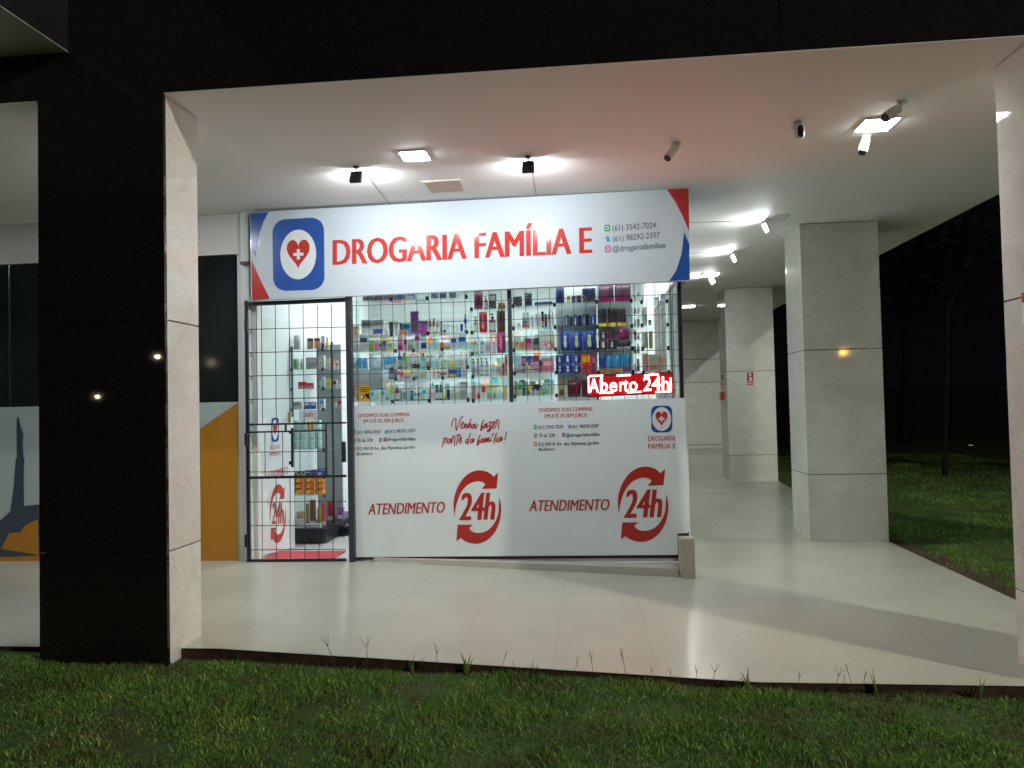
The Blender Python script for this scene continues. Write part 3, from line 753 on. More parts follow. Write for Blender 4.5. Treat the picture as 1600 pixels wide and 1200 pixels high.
m = MB(); bar(m, (456.6, 669), (457, 730), .018, -.014, .01); bar(m, (452, 675.2), (457, 675), .03, -.012, .01); bar(m, (452, 723.2), (457, 723), .03, -.012, .01)
m.build('pull_handle', BLACK_METAL, dg)
m = MB(); a, b_ = PY(535, 706, YD), PY(540, 706, YD); m.box((a.x, YD - .03, a.z - .09), (b_.x, YD + .02, a.z + .09)); m.build('lock', BLACK_METAL, dg, bevel=.004)
for y in (508, 687, 845):
    p = PY(384.5, y, YD - .02)
    MB().tube((p.x, YD - .02, p.z - .055), (p.x, YD - .02, p.z + .055), .014, n=10).build('hinge', BLACK_METAL, dg)
# glass door leaf swung inwards
LA, LB = Vector((-3.0, 6.66, ZF)), Vector((-2.86, 7.10, ZF))
LN = (LB - LA).cross(Vector((0, 0, 1))).normalized()
if LN.y > 0: LN = -LN
leaf = thing('glass_door', 'open glass door leaf with white film and narrow 24h print behind the gate', 'door', LA)
dv = (LB - LA); tk = -LN * .006
zt_ = PP(430, 652, LA, LN).z
MB().prism([LA + Vector((0, 0, .02)), LB + Vector((0, 0, .02)), LB + Vector((0, 0, zt_ - ZF - .003)), LA + Vector((0, 0, zt_ - ZF - .003))], tk).build('film_panel', SHOP_WHITE, leaf)
MB().prism([LA + Vector((0, 0, zt_ - ZF)), LB + Vector((0, 0, zt_ - ZF)), LB + Vector((0, 0, 2.2)), LA + Vector((0, 0, 2.2))], tk).build('glass_pane', PANE, leaf)
def lp(off): return lambda x, y: PP(x, y, LA + LN * off, LN)
logo24(434.2, 802.5, .335, .80, leaf, lp(.003))
m = MB(); put_text(m, 'ATENDIMENTO', (417, 750), (450, 740), 12, lp(.003), .005, .1); m.build('lettering', DRED, leaf)
lg = flat(rrect([(424, 653), (435.6, 652), (435.6, 690), (424, 691)], 4), lp(.002)).build('logo_square', BLUE, leaf)
flat(ell(429.8, 671.5, 4.4, 15.5), lp(.004)).build('logo_disc', WHITE_I, lg)
flat(heart(426.4, 433.4, 661, 682), lp(.006)).build('logo_heart', RED, lg)
put_text(MB(), 'DROGARIA', (421.5, 703), (438, 701), 7, lp(.003), .004).build('logo_lettering', DRED, leaf); put_text(MB(), 'FAMÍLIA E', (421.5, 713), (438, 711), 7, lp(.003), .004).build('logo_lettering', DRED, leaf)
p = PP(452, 652, LA + LN * .03, LN)
MB().box((p.x - .012, p.y - .012, p.z - .05), (p.x + .012, p.y + .012, p.z + .05)).build('handle', M('brass', (.5, .38, .16), .3, metal=1), leaf, bevel=.003)
mt = MB().box((-2.95, 6.55, ZF + .001), (-2.3, 6.93, ZF + .012)).build('door_mat', M('mat_red', (.50, .06, .075), .9, var=.1, vscale=60), None)
tag(mt, 'red mat on the floor just inside the gate', 'mat')

# ---------------------------------------------------------------- LED sign
ls = thing('led_sign', 'red glowing LED sign reading Aberto 24h inside the window corner', 'sign', (PY(984, 618, 6.6).x, 6.6, PY(984, 618, 6.6).z))
YL = 6.60
cn = [(916.5, 586.5), (1051.5, 581), (1052.2, 614.5), (917.3, 620.5)]
MB().prism([PY(*p, YL) for p in cn], (0, .035, 0)).build('housing', PLASTIC_B, ls)
led = bpy.data.materials.new('led_matrix'); nt, N, L = nodes(led); b = N['Principled BSDF']; b.inputs['Base Color'].default_value = (.02, 0, 0, 1)
tc = N.new('ShaderNodeTexCoord'); vo = N.new('ShaderNodeTexVoronoi'); vo.inputs['Scale'].default_value = 95; vo.inputs['Randomness'].default_value = 0
L.new(tc.outputs['Object'], vo.inputs['Vector'])
mr = N.new('ShaderNodeMapRange'); mr.inputs['From Min'].default_value = .15; mr.inputs['From Max'].default_value = .6; mr.inputs['To Min'].default_value = .5; mr.inputs['To Max'].default_value = .10
L.new(vo.outputs['Distance'], mr.inputs['Value']); L.new(mr.outputs[0], b.inputs['Emission Strength']); b.inputs['Emission Color'].default_value = (1, .004, .025, 1)
MB().poly([PY(*p, YL - .003) for p in [(918.5, 588), (1049.5, 583), (1050.2, 613), (919, 618.6)]]).build('led_matrix', led, ls)
LEDT = EM('led_letters', (1.0, .045, .038), 74.0)
pl = on(YL - .006); m = MB()
for s, a, b_ in (('A', (920.5, 613.6), (935.5, 613)), ('b', (938, 612.6), (949.5, 612.2)), ('e', (952.5, 612), (964, 611.4)), ('r', (968, 611.5), (975, 611.2)), ('t', (974.5, 611.8), (981.5, 611)), ('o', (983, 611), (996, 610.5))):
    put_text(m, s, a, b_, 21.5, pl, .005)
put_text(m, '24h', (1005, 610.8), (1045.5, 609.4), 21, pl, .005)
def st(a, b_, w=.011): m.ribbon([pl(*a), pl(*b_)], w, (0, -1, 0))
st((919, 588.5), (919.4, 613.5)); st((921, 587.8), (942, 586.9)); st((940, 587.5), (941, 604), .012); st((937, 614.2), (958.5, 613.2)); st((963.5, 587.2), (985.5, 586)); st((980, 613.2), (1002, 612))
st((1007, 588.3), (1014, 587.8), .03); st((1013, 585.6), (1029, 584.9)); st((1028, 585), (1028.5, 590), .008); st((1024, 612.6), (1046.5, 611.8)); st((1047.7, 590), (1048, 612.5), .01)
m.build('lettering', LEDT, ls)
p = PY(934, 619, YL)
MB().box((p.x - .01, YL - .01, p.z - .045), (p.x + .012, YL + .03, p.z - .004)).build('foot', M('foot_red', (.35, .02, .02), .4), ls)

# yellow camera notice stuck on the glass
sk = thing('warning_sticker', 'small yellow camera notice stuck to the window corner by the gate', 'sticker', (PY(569, 635, 6.555).x, 6.555, PY(569, 635, 6.555).z))
pl, pl2 = on(6.553), on(6.551)
flat([(560, 602.4), (578.6, 601.8), (579, 634), (560.4, 634.6)], pl).build('paper', WHITE_I, sk)
flat([(560, 602.4), (578.6, 601.8), (578.9, 626.6), (560.3, 627)], pl2).build('yellow_field', YELLOW_I, sk)
pl3 = on(6.549); m = MB()
for y, a, b_ in ((605.6, 562.5, 576), (608.3, 562.5, 576), (611.2, 564.5, 574)): m.poly([pl3(*p) for p in [(a, y), (b_, y - .3), (b_, y + .7), (a, y + 1)]])
m.poly([pl3(*p) for p in ell(566.4, 620, 3.0, 3.4, 16)]); m.poly([pl3(*p) for p in [(570, 615.5), (576.5, 614.6), (577, 621), (578.3, 623.6), (573.5, 622), (571, 619)]])
m.build('camera_pictogram', PLASTIC_B, sk)
flat(ell(565.4, 620, 1.9, 2.5, 14), on(6.547)).build('pictogram_lens', WHITE_I, sk)

# ---------------------------------------------------------------- products
PAL = {'white': (.56, .61, .63), 'cream': (.60, .54, .42), 'grey': (.28, .29, .31), 'dark grey': (.05, .052, .065), 'black': (.015, .015, .02), 'navy': (.018, .028, .12), 'dark blue': (.02, .05, .17),
       'blue': (.025, .065, .36), 'bright blue': (.04, .30, .62), 'pale blue': (.38, .62, .70), 'teal': (.02, .33, .34), 'dark teal': (.01, .10, .12), 'mint': (.42, .66, .55), 'pale teal': (.42, .66, .64),
       'green': (.06, .38, .07), 'olive': (.30, .28, .05), 'lime': (.28, .45, .08), 'pale green': (.45, .55, .32), 'yellow': (.75, .55, .04), 'orange': (.75, .22, .025), 'peach': (.75, .45, .26), 'salmon': (.62, .25, .18),
       'red': (.55, .03, .04), 'burgundy': (.12, .015, .04), 'magenta': (.36, .02, .15), 'pink': (.65, .20, .32), 'pale pink': (.72, .45, .48), 'purple': (.22, .07, .30), 'lilac': (.48, .38, .55), 'mauve': (.11, .045, .085),
       'brown': (.16, .07, .035), 'copper': (.34, .14, .07), 'tan': (.48, .33, .20), 'beige': (.58, .46, .36), 'silver': (.45, .46, .48)}
PM = {}
def printed(c):
    k = 'printed ' + c
    if k in PM: return PM[k]
    m = M('printed_' + c.replace(' ', '_'), PAL[c], .35); nt, N, L = nodes(m); b = N['Principled BSDF']
    tc = N.new('ShaderNodeTexCoord'); mp = N.new('ShaderNodeMapping'); mp.inputs['Scale'].default_value = (42, 10, 75); L.new(tc.outputs['Object'], mp.inputs['Vector'])
    no = N.new('ShaderNodeTexNoise'); no.inputs['Scale'].default_value = 1; no.inputs['Detail'].default_value = 2; L.new(mp.outputs[0], no.inputs['Vector'])
    n2 = N.new('ShaderNodeTexNoise'); n2.inputs['Scale'].default_value = 22; L.new(tc.outputs['Object'], n2.inputs['Vector'])
    cr = N.new('ShaderNodeValToRGB'); L.new(no.outputs['Fac'], cr.inputs['Fac']); e = cr.color_ramp.elements
    r, g_, b_ = PAL[c]; lum = (r + g_ + b_) / 3
    ink = (.62, .64, .64, 1) if lum < .3 else (r * .35, g_ * .38, b_ * .45, 1)
    ink = tuple(.45 * p + .55 * q for p, q in zip(PAL[c], ink)) + (1,)
    e[0].position = .58; e[0].color = (r, g_, b_, 1); e[1].position = .64; e[1].color = ink
    c2 = N.new('ShaderNodeMix'); c2.data_type = 'RGBA'; c2.blend_type = 'MULTIPLY'; c2.inputs['Factor'].default_value = 1
    mr = N.new('ShaderNodeMapRange'); mr.inputs['From Min'].default_value = .3; mr.inputs['From Max'].default_value = .7; mr.inputs['To Min'].default_value = .75; mr.inputs['To Max'].default_value = 1.2; L.new(n2.outputs['Fac'], mr.inputs['Value'])
    L.new(cr.outputs[0], c2.inputs['A']); L.new(mr.outputs[0], c2.inputs['B']); L.new(c2.outputs['Result'], b.inputs['Base Color'])
    PM[k] = m; return m
def pmat(c):
    if c not in PM: PM[c] = M('product_' + c.replace(' ', '_'), PAL[c], .32, var=.10, vscale=28)
    return PM[c]
ALL = []          # (object, colour, kind, accent, row)
def product(kind, xa, xb, base_z, Yp, h, col, acc, row):
    w = xb - xa; xm = (xa + xb) / 2; b0 = Vector((xm, Yp, base_z + .001)); m = MB(); a = MB(); part = None
    d = min(max(w * .55, .018), .07)
    if kind == 'bottle':
        r = w / 2; m.lathe(b0, [(r * .92, 0), (r, .01), (r, h * .66), (r * .86, h * .73), (r * .45, h * .79), (r * .42, h * .82)], 12, 1, .8)
        a.lathe(b0, [(r * .5, h * .81), (r * .5, h), (r * .4, h + .002)], 10); part = 'cap'
    elif kind == 'pump bottle':
        r = w / 2; m.lathe(b0, [(r * .92, 0), (r, .01), (r, h * .55), (r * .8, h * .64), (r * .35, h * .7), (r * .33, h * .73)], 12, 1, .8)
        a.lathe(b0, [(r * .42, h * .72), (r * .42, h * .83), (r * .15, h * .84), (r * .15, h * .94)], 8)
        a.box((xm - r * .75, Yp - .006, base_z + h * .94), (xm + r * .3, Yp + .006, base_z + h)); part = 'pump_head'
    elif kind == 'tube':
        r = w / 2; m.lathe(b0, [(r * .72, h * .16), (r * .9, h * .3), (r, h * .7), (r, h)], 10, 1, .45); a.lathe(b0, [(r * .75, 0), (r * .75, h * .16)], 10); part = 'cap'
    elif kind == 'jar':
        r = w / 2; m.lathe(b0, [(r * .9, 0), (r, .008), (r, h * .66), (r * .9, h * .72)], 12); a.lathe(b0, [(r * .95, h * .71), (r * .95, h)], 12); part = 'lid'
    elif kind in ('pack', 'bag'):
        nx, nz = 6, 8; vs = []
        for s in (-1, 1):
            for j in range(nz + 1):
                for i in range(nx + 1):
                    u, v = i / nx * 2 - 1, j / nz * 2 - 1
                    t = (1 - abs(u) ** 3) * (1 - abs(v) ** 4)
                    zz = h * (v + 1) / 2 + (math.sin(u * 7 + xm * 90) * .02 * h if j == nz else 0)
                    vs.append((xm + u * w / 2 * (1 - .06 * (abs(v) ** 3)), Yp + s * d * (.08 + .5 * t), base_z + .001 + zz))
        k = (nx + 1) * (nz + 1); fs = []
        for j in range(nz):
            for i in range(nx):
                q = j * (nx + 1) + i; fs += [(q, q + 1, q + nx + 2, q + nx + 1), (k + q + 1, k + q, k + q + nx + 1, k + q + nx + 2)]
        ring = [i for i in range(nx + 1)] + [j * (nx + 1) + nx for j in range(1, nz + 1)] + [nz * (nx + 1) + i for i in range(nx - 1, -1, -1)] + [j * (nx + 1) for j in range(nz - 1, 0, -1)]
        fs += [(ring[i], k + ring[i], k + ring[(i + 1) % len(ring)], ring[(i + 1) % len(ring)]) for i in range(len(ring))]
        m.add(vs, fs, True)
        if acc:
            yy = Yp - d * .585
            if kind == 'pack':
                a.poly([(xm + x * w * .3, yy - .002, base_z + h * (.5 + y * .34)) for x, y in [(-.2, -1), (.45, -.9), (.6, -.3), (.35, .2), (.5, .7), (.1, 1), (-.35, .75), (-.3, .2), (-.6, -.35)]]); part = 'emblem'
            else:
                a.box((xm - w * .46, yy - .002, base_z + h * .03), (xm + w * .46, yy + .012, base_z + h * .22)); part = 'label_band'
    else:
        m.box((xa, Yp - d / 2, base_z + .001), (xb, Yp + d / 2, base_z + h))
        if acc:
            if (hash((round(xm * 1000), len(ALL))) % 2) == 0 or h < .05: a.box((xa + w * .1, Yp - d / 2 - .0025, base_z + h * .12), (xb - w * .1, Yp - d / 2 + .002, base_z + h * .42))
            else: a.box((xa + w * .12, Yp - d / 2 - .0025, base_z + h * .55), (xb - w * .12, Yp - d / 2 + .002, base_z + h * .88))
            part = 'printed_label'
    o = m.build(kind.replace(' ', '_'), printed(col) if kind == 'box' else pmat(col), None)
    if kind in ('bottle', 'pump bottle') and w > .024:
        r = w / 2 * 1.03; lm = MB(); lm.lathe(b0, [(r, h * .12), (r, h * .5)], 12, 1, .8)
        lc = ('white' if PAL[col][0] + PAL[col][1] + PAL[col][2] < 1.2 else random.choice(['pale blue', 'mint', 'grey', 'pale pink', 'silver', 'lilac']))
        lm.build('bottle_label', printed(lc), o)
    if part and acc: a.build(part, pmat(acc), o)
    ALL.append((o, col, kind, acc, row)); return o

KIND = {'o': 'bottle', 'u': 'pump bottle', 't': 'tube', 'j': 'jar', 'x': 'box', 'p': 'pack', 'b': 'bag'}
def shelf_row(spec, base, Yp, row, slope=-.03, xref=None, zfix=None):
    """spec: 'kind x0 x1 h colour[/accent]; ...' in photo pixels, standing on a shelf whose front shows at pixel row base"""
    items = [s.strip() for s in spec.split(';') if s.strip()]
    for s in items:
        k, x0, x1, h, c = s.split(' ', 4)
        dy = 0
        if k[0] == '*': k = k[1:]; dy = -.06
        lift = 0
        if k[0] == '^':
            k = k[1:]; lift = 1
        x0, x1, h = float(x0), float(x1), float(h)
        col, _, acc = c.partition('/')
        A, B = PY(x0, base, Yp + dy), PY(x1, base, Yp + dy)
        H_ = PY((x0 + x1) / 2, base - h, Yp).z - PY((x0 + x1) / 2, base, Yp).z
        z = zfix if zfix is not None else PY(xref if xref else (x0 + x1) / 2, base, Yp).z
        if lift: z += LIFT[0]
        product(KIND[k], A.x + .001, B.x - .001, z, Yp + dy, H_, col, acc or None, row)
LIFT = [0]
def display(label, x0, x1, rows, Yf, depth=.22, clamps=(), back=False, posts=True, name='glass_display'):
    """glass shelves held by black clamps; rows = pixel y of the shelf at the middle of the unit. returns shelf heights"""
    xm = (x0 + x1) / 2; Yp = Yf + depth * .45
    zs = [PY(xm, y, Yp).z for y in rows]
    A, B = PY(x0, rows[0], Yf).x, PY(x1, rows[0], Yf).x
    t = thing(name, label, 'display shelf', ((A + B) / 2, Yf + depth / 2, zs[-1] - .05))
    for z in zs: MB().box((A, Yf, z - .008), (B, Yf + depth, z)).build('glass_shelf', SHELFGLASS, t)
    for z in zs:
        for px in clamps:
            p = PY(px, 500, Yf - .01); MB().box((p.x - .012, Yf - .018, z - .020), (p.x + .012, Yf + .01, z + .014)).build('clamp', PLASTIC_B, t)
    if posts:
        for X in (A - .004, B + .001):
            MB().box((X, Yf + .03, zs[-1] - .05), (X + .003, Yf + depth, 2.28)).build('glass_upright', SHELFGLASS, t)
    if back: MB().box((A, Yf + depth + .002, zs[-1] - .05), (B, Yf + depth + .012, 2.36)).build('back_panel', SHOP_WHITE, t)
    return zs, Yp

# wide display (two bays)
D1 = 'wide window display'
zs, Yp = display('widest glass shelf display in the window, between gate post and pump bottles', 551, 733, [469, 523, 576.5, 626.5], 6.68, .2, (611, 668, 729))
R = lambda i, spec, nm: shelf_row(spec, 0, Yp, nm, zfix=None)
BACK = ['white', 'pale blue', 'pale teal', 'silver', 'white', 'lilac', 'pale pink', 'mint', 'grey', 'bright blue', 'cream', 'salmon', 'pale blue']
def rows(zs, Yp, xm, ybase, specs, unit):
    if unit.startswith(('wide', 'display right')):            # more goods stand in a second line behind the first
        x0, x1 = (553, 732) if unit.startswith('wide') else (804, 865)
        for i, (z, y) in enumerate(zip(zs, ybase)):
            if i < 2: continue
            x = x0; sp = []
            while x < x1 - 8:
                w = random.uniform(5, 12); a, b_ = random.choice(BACK), random.choice(BACK)
                sp.append('%s %.1f %.1f %.1f %s/%s' % (random.choice('xxxob'), x, x + w - .6, random.uniform(17, 27), a, b_)); x += w + random.uniform(0, 3)
            shelf_row(';'.join(sp), y, Yp + .075, 'rear line, ' + specs[i][0] + ' of the ' + unit, zfix=z)
    for z, y, (nm, spec) in zip(zs, ybase, specs): shelf_row(spec, y, Yp, nm + ' of the ' + unit, zfix=z)
rows(zs, Yp, 642, [469, 523, 576.5, 626.5], [
 ('top shelf', 'x 568 583 15 dark grey/grey;x 584 599 15 mauve/dark grey;x 600 615.5 15 mauve/dark grey;x 617 632 15 dark blue/grey;x 634 649 15 dark blue/grey;x 674 685 16 dark grey/navy;x 687 698 16 dark blue/navy;x 702 713 16 dark grey/grey'),
 ('second shelf', 'p 551 561 17 cream/salmon;x 566 582 25 white/grey;x 583 601 24 white/blue;j 601.5 606.5 12 silver/white;t 608 615 21 dark grey/grey;t 616 623 21 silver/grey;x 625 629 18 dark teal/blue;x 629.5 642 17 bright blue/dark teal;*x 624 636 6 orange/red;x 642.5 655 36 purple/mauve;x 655.5 669 21 purple/magenta;o 670 675 23 brown/copper;o 675.5 681 24 copper/brown;o 681.5 687 21 olive/cream;x 687.5 691.5 18 grey/silver;x 692 698 14 white/blue;j 698.5 704 13 white/silver;j 704.5 710 13 white/silver;j 711 717 13 white/pale blue;t 719 724 14 blue/white;o 725 730 29 blue/navy'),
 ('third shelf', 'o 550.5 556.5 20 white/pale blue;t 559 565.5 19 bright blue/white;t 567 574 18 bright blue/pale blue;p 579 597 22 pale blue/white;x 601 614 19 bright blue/white;*x 612.5 618.5 8 white/cream;o 622 627.5 28 blue/navy;o 628 635.5 25 green/dark teal;t 636.5 642 22 silver/white;t 643 648.5 21 white/silver;t 649.5 656 22 white/black;*x 645 656 7 black/dark grey;o 658 665.5 24 teal/dark teal;o 666 671 20 white/blue;o 674 681.5 22 pale blue/white;o 685 692 21 white/silver;*j 693 697.5 12 mint/lime;o 698 703.5 24 white/pale teal;*x 704 710 11 yellow/lime;o 712 718 22 pale teal/white;o 719 725 23 pale teal/white;o 726 731.5 22 pale blue/silver'),
 ('bottom shelf', 'o 551 557 17 pink/red;x 580 585 17 pale teal/teal;x 585.5 594 20 white/pale teal;x 595 602 18 white/teal;x 603 608.5 17 pale teal/teal;o 609 616.5 24 lime/green;o 617 624.5 25 burgundy/pink;o 625 628.5 22 grey/silver;o 629 635 27 pale blue/white;o 636 641 26 lilac/white;x 641.5 646 16 dark teal/teal;o 646.5 651.5 16 bright blue/white;o 652 657 16 magenta/white;o 658 667.5 21 teal/pale teal;o 673 680.5 27 white/grey;o 681 686 24 dark teal/black;o 686.5 692 24 dark teal/black;t 692.5 697.5 11 yellow/navy;t 698 703.5 16 navy/blue;o 704 712 21 pale green/white;o 712.5 718.5 23 cream/white;x 719.5 730 28 grey/silver')], D1)
# a second run of shelves behind it
D1b = 'inner shelf row behind the window'
zs, Yp = display('glass shelves one step behind the wide window display', 553, 735, [548.5, 592], 7.25, .2, (617, 645, 690))
rows(zs, Yp, 642, [548.5, 592], [
 ('upper shelf', 'x 551 560 36 pale pink/white;x 562 577 28 white/navy;x 578 584 18 lime/green;x 585 592 16 pink/salmon;x 592.5 597 15 lilac/blue;x 597.5 605 18 grey/dark teal;x 606 614 14 pale green/grey;x 622 630 22 pink/magenta;x 631 637 20 pale pink/dark grey;x 638 646 18 grey/pale green;x 648 657 29 white/magenta;x 658 668 28 white/navy;o 676 685 27 mint/white;x 688 694 12 orange/red;x 694.5 703 10 salmon/white;x 704 715 20 white/blue;x 716 729 22 pale blue/blue'),
 ('lower shelf', 'x 608 620 22 dark blue/grey;x 625 632 11 pale pink/red;x 633 640 8 pink/white;x 641 646 13 white/pale pink;x 647 655 8 white/blue;x 657 667 15 pale green/white;o 676 680.5 14 yellow/orange;o 682 686.5 14 orange/cream;x 687 700 9 white/red;x 701 715 14 blue/yellow;x 716 721 14 bright blue/dark teal;x 722 730 14 white/lilac')], D1b)
gp = PY(560, 581, 7.2); gq = PY(604, 627, 7.2)
tag(MB().box((gp.x, 7.05, gq.z), (gq.x, 7.07, gp.z)).build('counter_screen', M('screen_grey', (.42, .43, .48), .5), None), 'plain grey screen panel behind the yellow notice', 'screen')
# narrow display by the middle post
D2 = 'narrow display left of the middle post'
zs, Yp = display('narrow glass display of pump bottles beside the middle window post', 736, 794, [484, 520, 553, 588, 625.5], 6.70, .2, (737,))
rows(zs, Yp, 765, [484, 520, 553, 588, 625.5], [
 ('top shelf', 'b 741 755 29 burgundy/magenta;u 756 763 22 burgundy/mauve;x 764 776 24 dark grey/grey;j 778 790 10 brown/olive'),
 ('second shelf', 'u 740 747.5 26 salmon/black;p 749 762 33 red/pink;u 764 775.5 30 magenta/black;p 776.5 790 34 brown/mauve'),
 ('third shelf', 'u 739 747 29 grey/white;u 750 757.5 29 teal/white;u 758.5 767 29 lilac/white;u 768 775.5 28 pink/white;p 776.5 790.5 33 magenta/pink'),
 ('fourth shelf', 'u 738 743.5 28 lilac/dark grey;u 744 749.5 28 lilac/brown;u 750 756.5 29 teal/dark grey;u 757.5 764.5 28 grey/dark grey;u 765.5 774.5 28 peach/white;u 775 784.5 28 peach/lime;x 785 789 20 magenta/dark grey;x 789.5 793.5 32 orange/red'),
 ('bottom shelf', 'x 737 744 24 salmon/pink;x 745 751.5 24 white/red;x 752.5 760 24 white/red;x 761 768.5 24 pale green/grey;x 769.5 777 24 pale green/grey;o 778.5 786 19 white/cream;x 786.5 792.5 22 peach/yellow')], D2)
D3 = 'display right of the middle post'
zs, Yp = display('glass display of small cartons right of the middle window post', 801, 866, [479, 513.5, 547.5, 583, 618.5], 6.70, .2, (802, 867))
rows(zs, Yp, 834, [479, 513.5, 547.5, 583, 618.5], [
 ('top shelf', 'x 803 816 16 dark grey/mauve;x 820 831.5 21 dark grey/navy;x 836 864 6 dark blue/grey'),
 ('second shelf', 'o 808 814 11 pink/white;o 816 821.5 25 silver/grey;o 822 828 25 silver/grey;*x 816 828 4 red/pink;o 829.5 834.5 20 white/silver;o 835.5 841 22 pale blue/grey;o 841.5 845.5 22 pale teal/grey;x 846 850.5 26 burgundy/salmon;x 851 855.5 22 brown/burgundy;o 856 861 27 grey/white;o 861.5 866 25 white/pink'),
 ('third shelf', 'x 804 812 16 cream/orange;x 812.5 820 13 peach/orange;x 820.5 832 20 pink/magenta;x 833 842.5 20 dark teal/grey;*o 849 855 11 pink/salmon;*o 855.5 860.5 16 orange/yellow;*x 861 866 10 salmon/pink;x 843.5 866 30 white/pale pink'),
 ('fourth shelf', 'x 804 814 28 pale blue/red;x 815 823 27 blue/pink;x 823.5 832 27 blue/pale blue;x 832.5 842.5 27 blue/red;x 843.5 866 25 white/grey;*j 805 819 11 grey/silver;*o 820 827.5 16 yellow/white;*x 828.5 835 16 pale pink/pink;*x 835.5 842 17 lilac/pink;*x 842.5 848 20 copper/burgundy;*x 848.5 865.5 19 pink/pale pink'),
 ('bottom shelf', '*j 803 808.5 14 tan/brown;x 809 816.5 20 mint/green;x 817 821 24 dark teal/grey;x 823 832 17 yellow/purple;*o 828 833.5 10 white/cream;x 833.5 844 18 navy/white;*o 834 840 10 white/peach;*o 840.5 846 10 pale blue/white;*x 847 853 10 green/lime;x 848 857 20 pale blue/bright blue;x 858 866 21 mint/pale green')], D3)
D4 = 'display of blue packs'
zs, Yp = display('glass display of navy packs behind the LED sign end', 868, 932, [474, 510.5, 548, 583.5, 620.5], 6.70, .2, (), True)
rows(zs, Yp, 900, [474, 510.5, 548, 583.5, 620.5], [
 ('top shelf', 'b 868.5 882 27 navy/dark blue;x 886 891.5 12 olive/yellow;x 893 900 12 dark blue/blue;x 900.5 909 12 black/dark grey;x 910 931 22 dark grey/navy'),
 ('second shelf', 'p 882 889 19 blue/white;p 889.5 895.5 17 black/dark grey;p 896 902.5 19 blue/white;p 903 909 18 black/dark grey;p 909.5 916 19 blue/white;p 916.5 922 19 black/dark grey;p 922.5 931 19 blue/pale blue'),
 ('third shelf', 'p 876 891 30 blue/white;p 891.5 910.5 29 blue/pale green;p 911 931 30 blue/pale green'),
 ('fourth shelf', 'p 869 880.5 15 blue/white;p 881 893.5 15 blue/white;p 894 907 15 blue/white;x 908 924 30 red/yellow;x 924.5 931 28 magenta/pink'),
 ('bottom shelf', 'x 873 882.5 28 tan/brown;b 887 908 26 burgundy/mauve;b 909 919 26 burgundy/mauve')], D4)
zz = zs[3]; LIFT[0] = PY(900, 568, Yp).z - PY(900, 583.5, Yp).z
shelf_row('^p 869 880.5 13 blue/white;^p 881 893.5 15 blue/white;^p 894 907 15 blue/white', 583.5, Yp, 'upper layer of the fourth shelf of the ' + D4, zfix=zz)
D5 = 'display of dark packs'
zs, Yp = display('glass display of black and magenta packs above the LED sign', 933.5, 988, [472.5, 511, 546, 582], 6.70, .2, (933, 987), True)
rows(zs, Yp, 960, [472.5, 511, 546, 582], [
 ('top shelf', 'b 935 959.5 27 mauve/magenta;b 960.5 986 28 mauve/magenta'),
 ('second shelf', 'b 934 948 28 dark grey/yellow;b 949.5 962.5 29 mauve/yellow;b 964 978.5 28 dark grey/yellow;o 980 983.5 20 white/pale blue;o 984 987.5 22 pale blue/white'),
 ('third shelf', 'p 936 949 15 mauve/white;p 949.5 962 15 dark grey/white;b 963 986 15 dark grey/lilac'),
 ('bottom shelf', 'b 936 947 27 blue/orange;b 947.5 959.5 27 bright blue/orange;b 960 972 28 bright blue/orange;b 972.5 986 28 bright blue/purple')], D5)
LIFT[0] = PY(960, 530.5, Yp).z - PY(960, 546, Yp).z
shelf_row('^p 937 949 15 mauve/white;^b 949.5 961 16 mauve/magenta;^p 966 984 17 magenta/purple', 546, Yp, 'upper layer of the third shelf of the ' + D5, zfix=zs[2])
D6 = 'corner display by the passage glass'
zs, Yp = display('sparse glass display in the window corner by the passage glass', 1002, 1044, [473.5, 509.5, 545, 582], 7.0, .26, (1003, 1043), False)
rows(zs, Yp, 1022, [473.5, 509.5, 545, 582], [
 ('top shelf', 'x 1002.5 1006 26 white/grey;x 1022 1030 9 grey/silver;x 1032 1041 14 grey/lilac'),
 ('second shelf', 'x 1003 1011.5 30 white/cream;x 1013 1018 10 grey/dark grey'),
 ('third shelf', 'p 1003 1013 27 beige/white;p 1014 1020.5 28 tan/beige'),
 ('bottom shelf', 'p 1003 1012.5 30 salmon/pale pink;x 1013.5 1028 28 beige/salmon;x 1029 1041 27 beige/tan')], D6)
D7 = 'slim column of small goods'
zs, Yp = display('slim glass column of small mixed goods left of the corner display', 989, 1000, [472, 492, 512, 531, 553, 581], 6.85, .2, (), False)
rows(zs, Yp, 994, [472, 492, 512, 531, 553, 581], [
 ('top shelf', 'x 990 994 11 lime/green;x 995 999.5 16 white/grey'), ('second shelf', 'x 990 994 10 tan/cream;o 995 999.5 14 white/silver'), ('third shelf', 'o 990 994.5 13 white/grey;x 995 999.5 14 white/pale blue'),
 ('fourth shelf', 'x 990 995 14 pale pink/red;x 995.5 999.5 11 lilac/white'), ('fifth shelf', 'x 990 994.5 12 white/navy;o 995 999.5 16 pale blue/blue'), ('bottom shelf', 'j 990 994.5 12 cream/tan;x 995 999.5 20 lilac/blue')], D7)
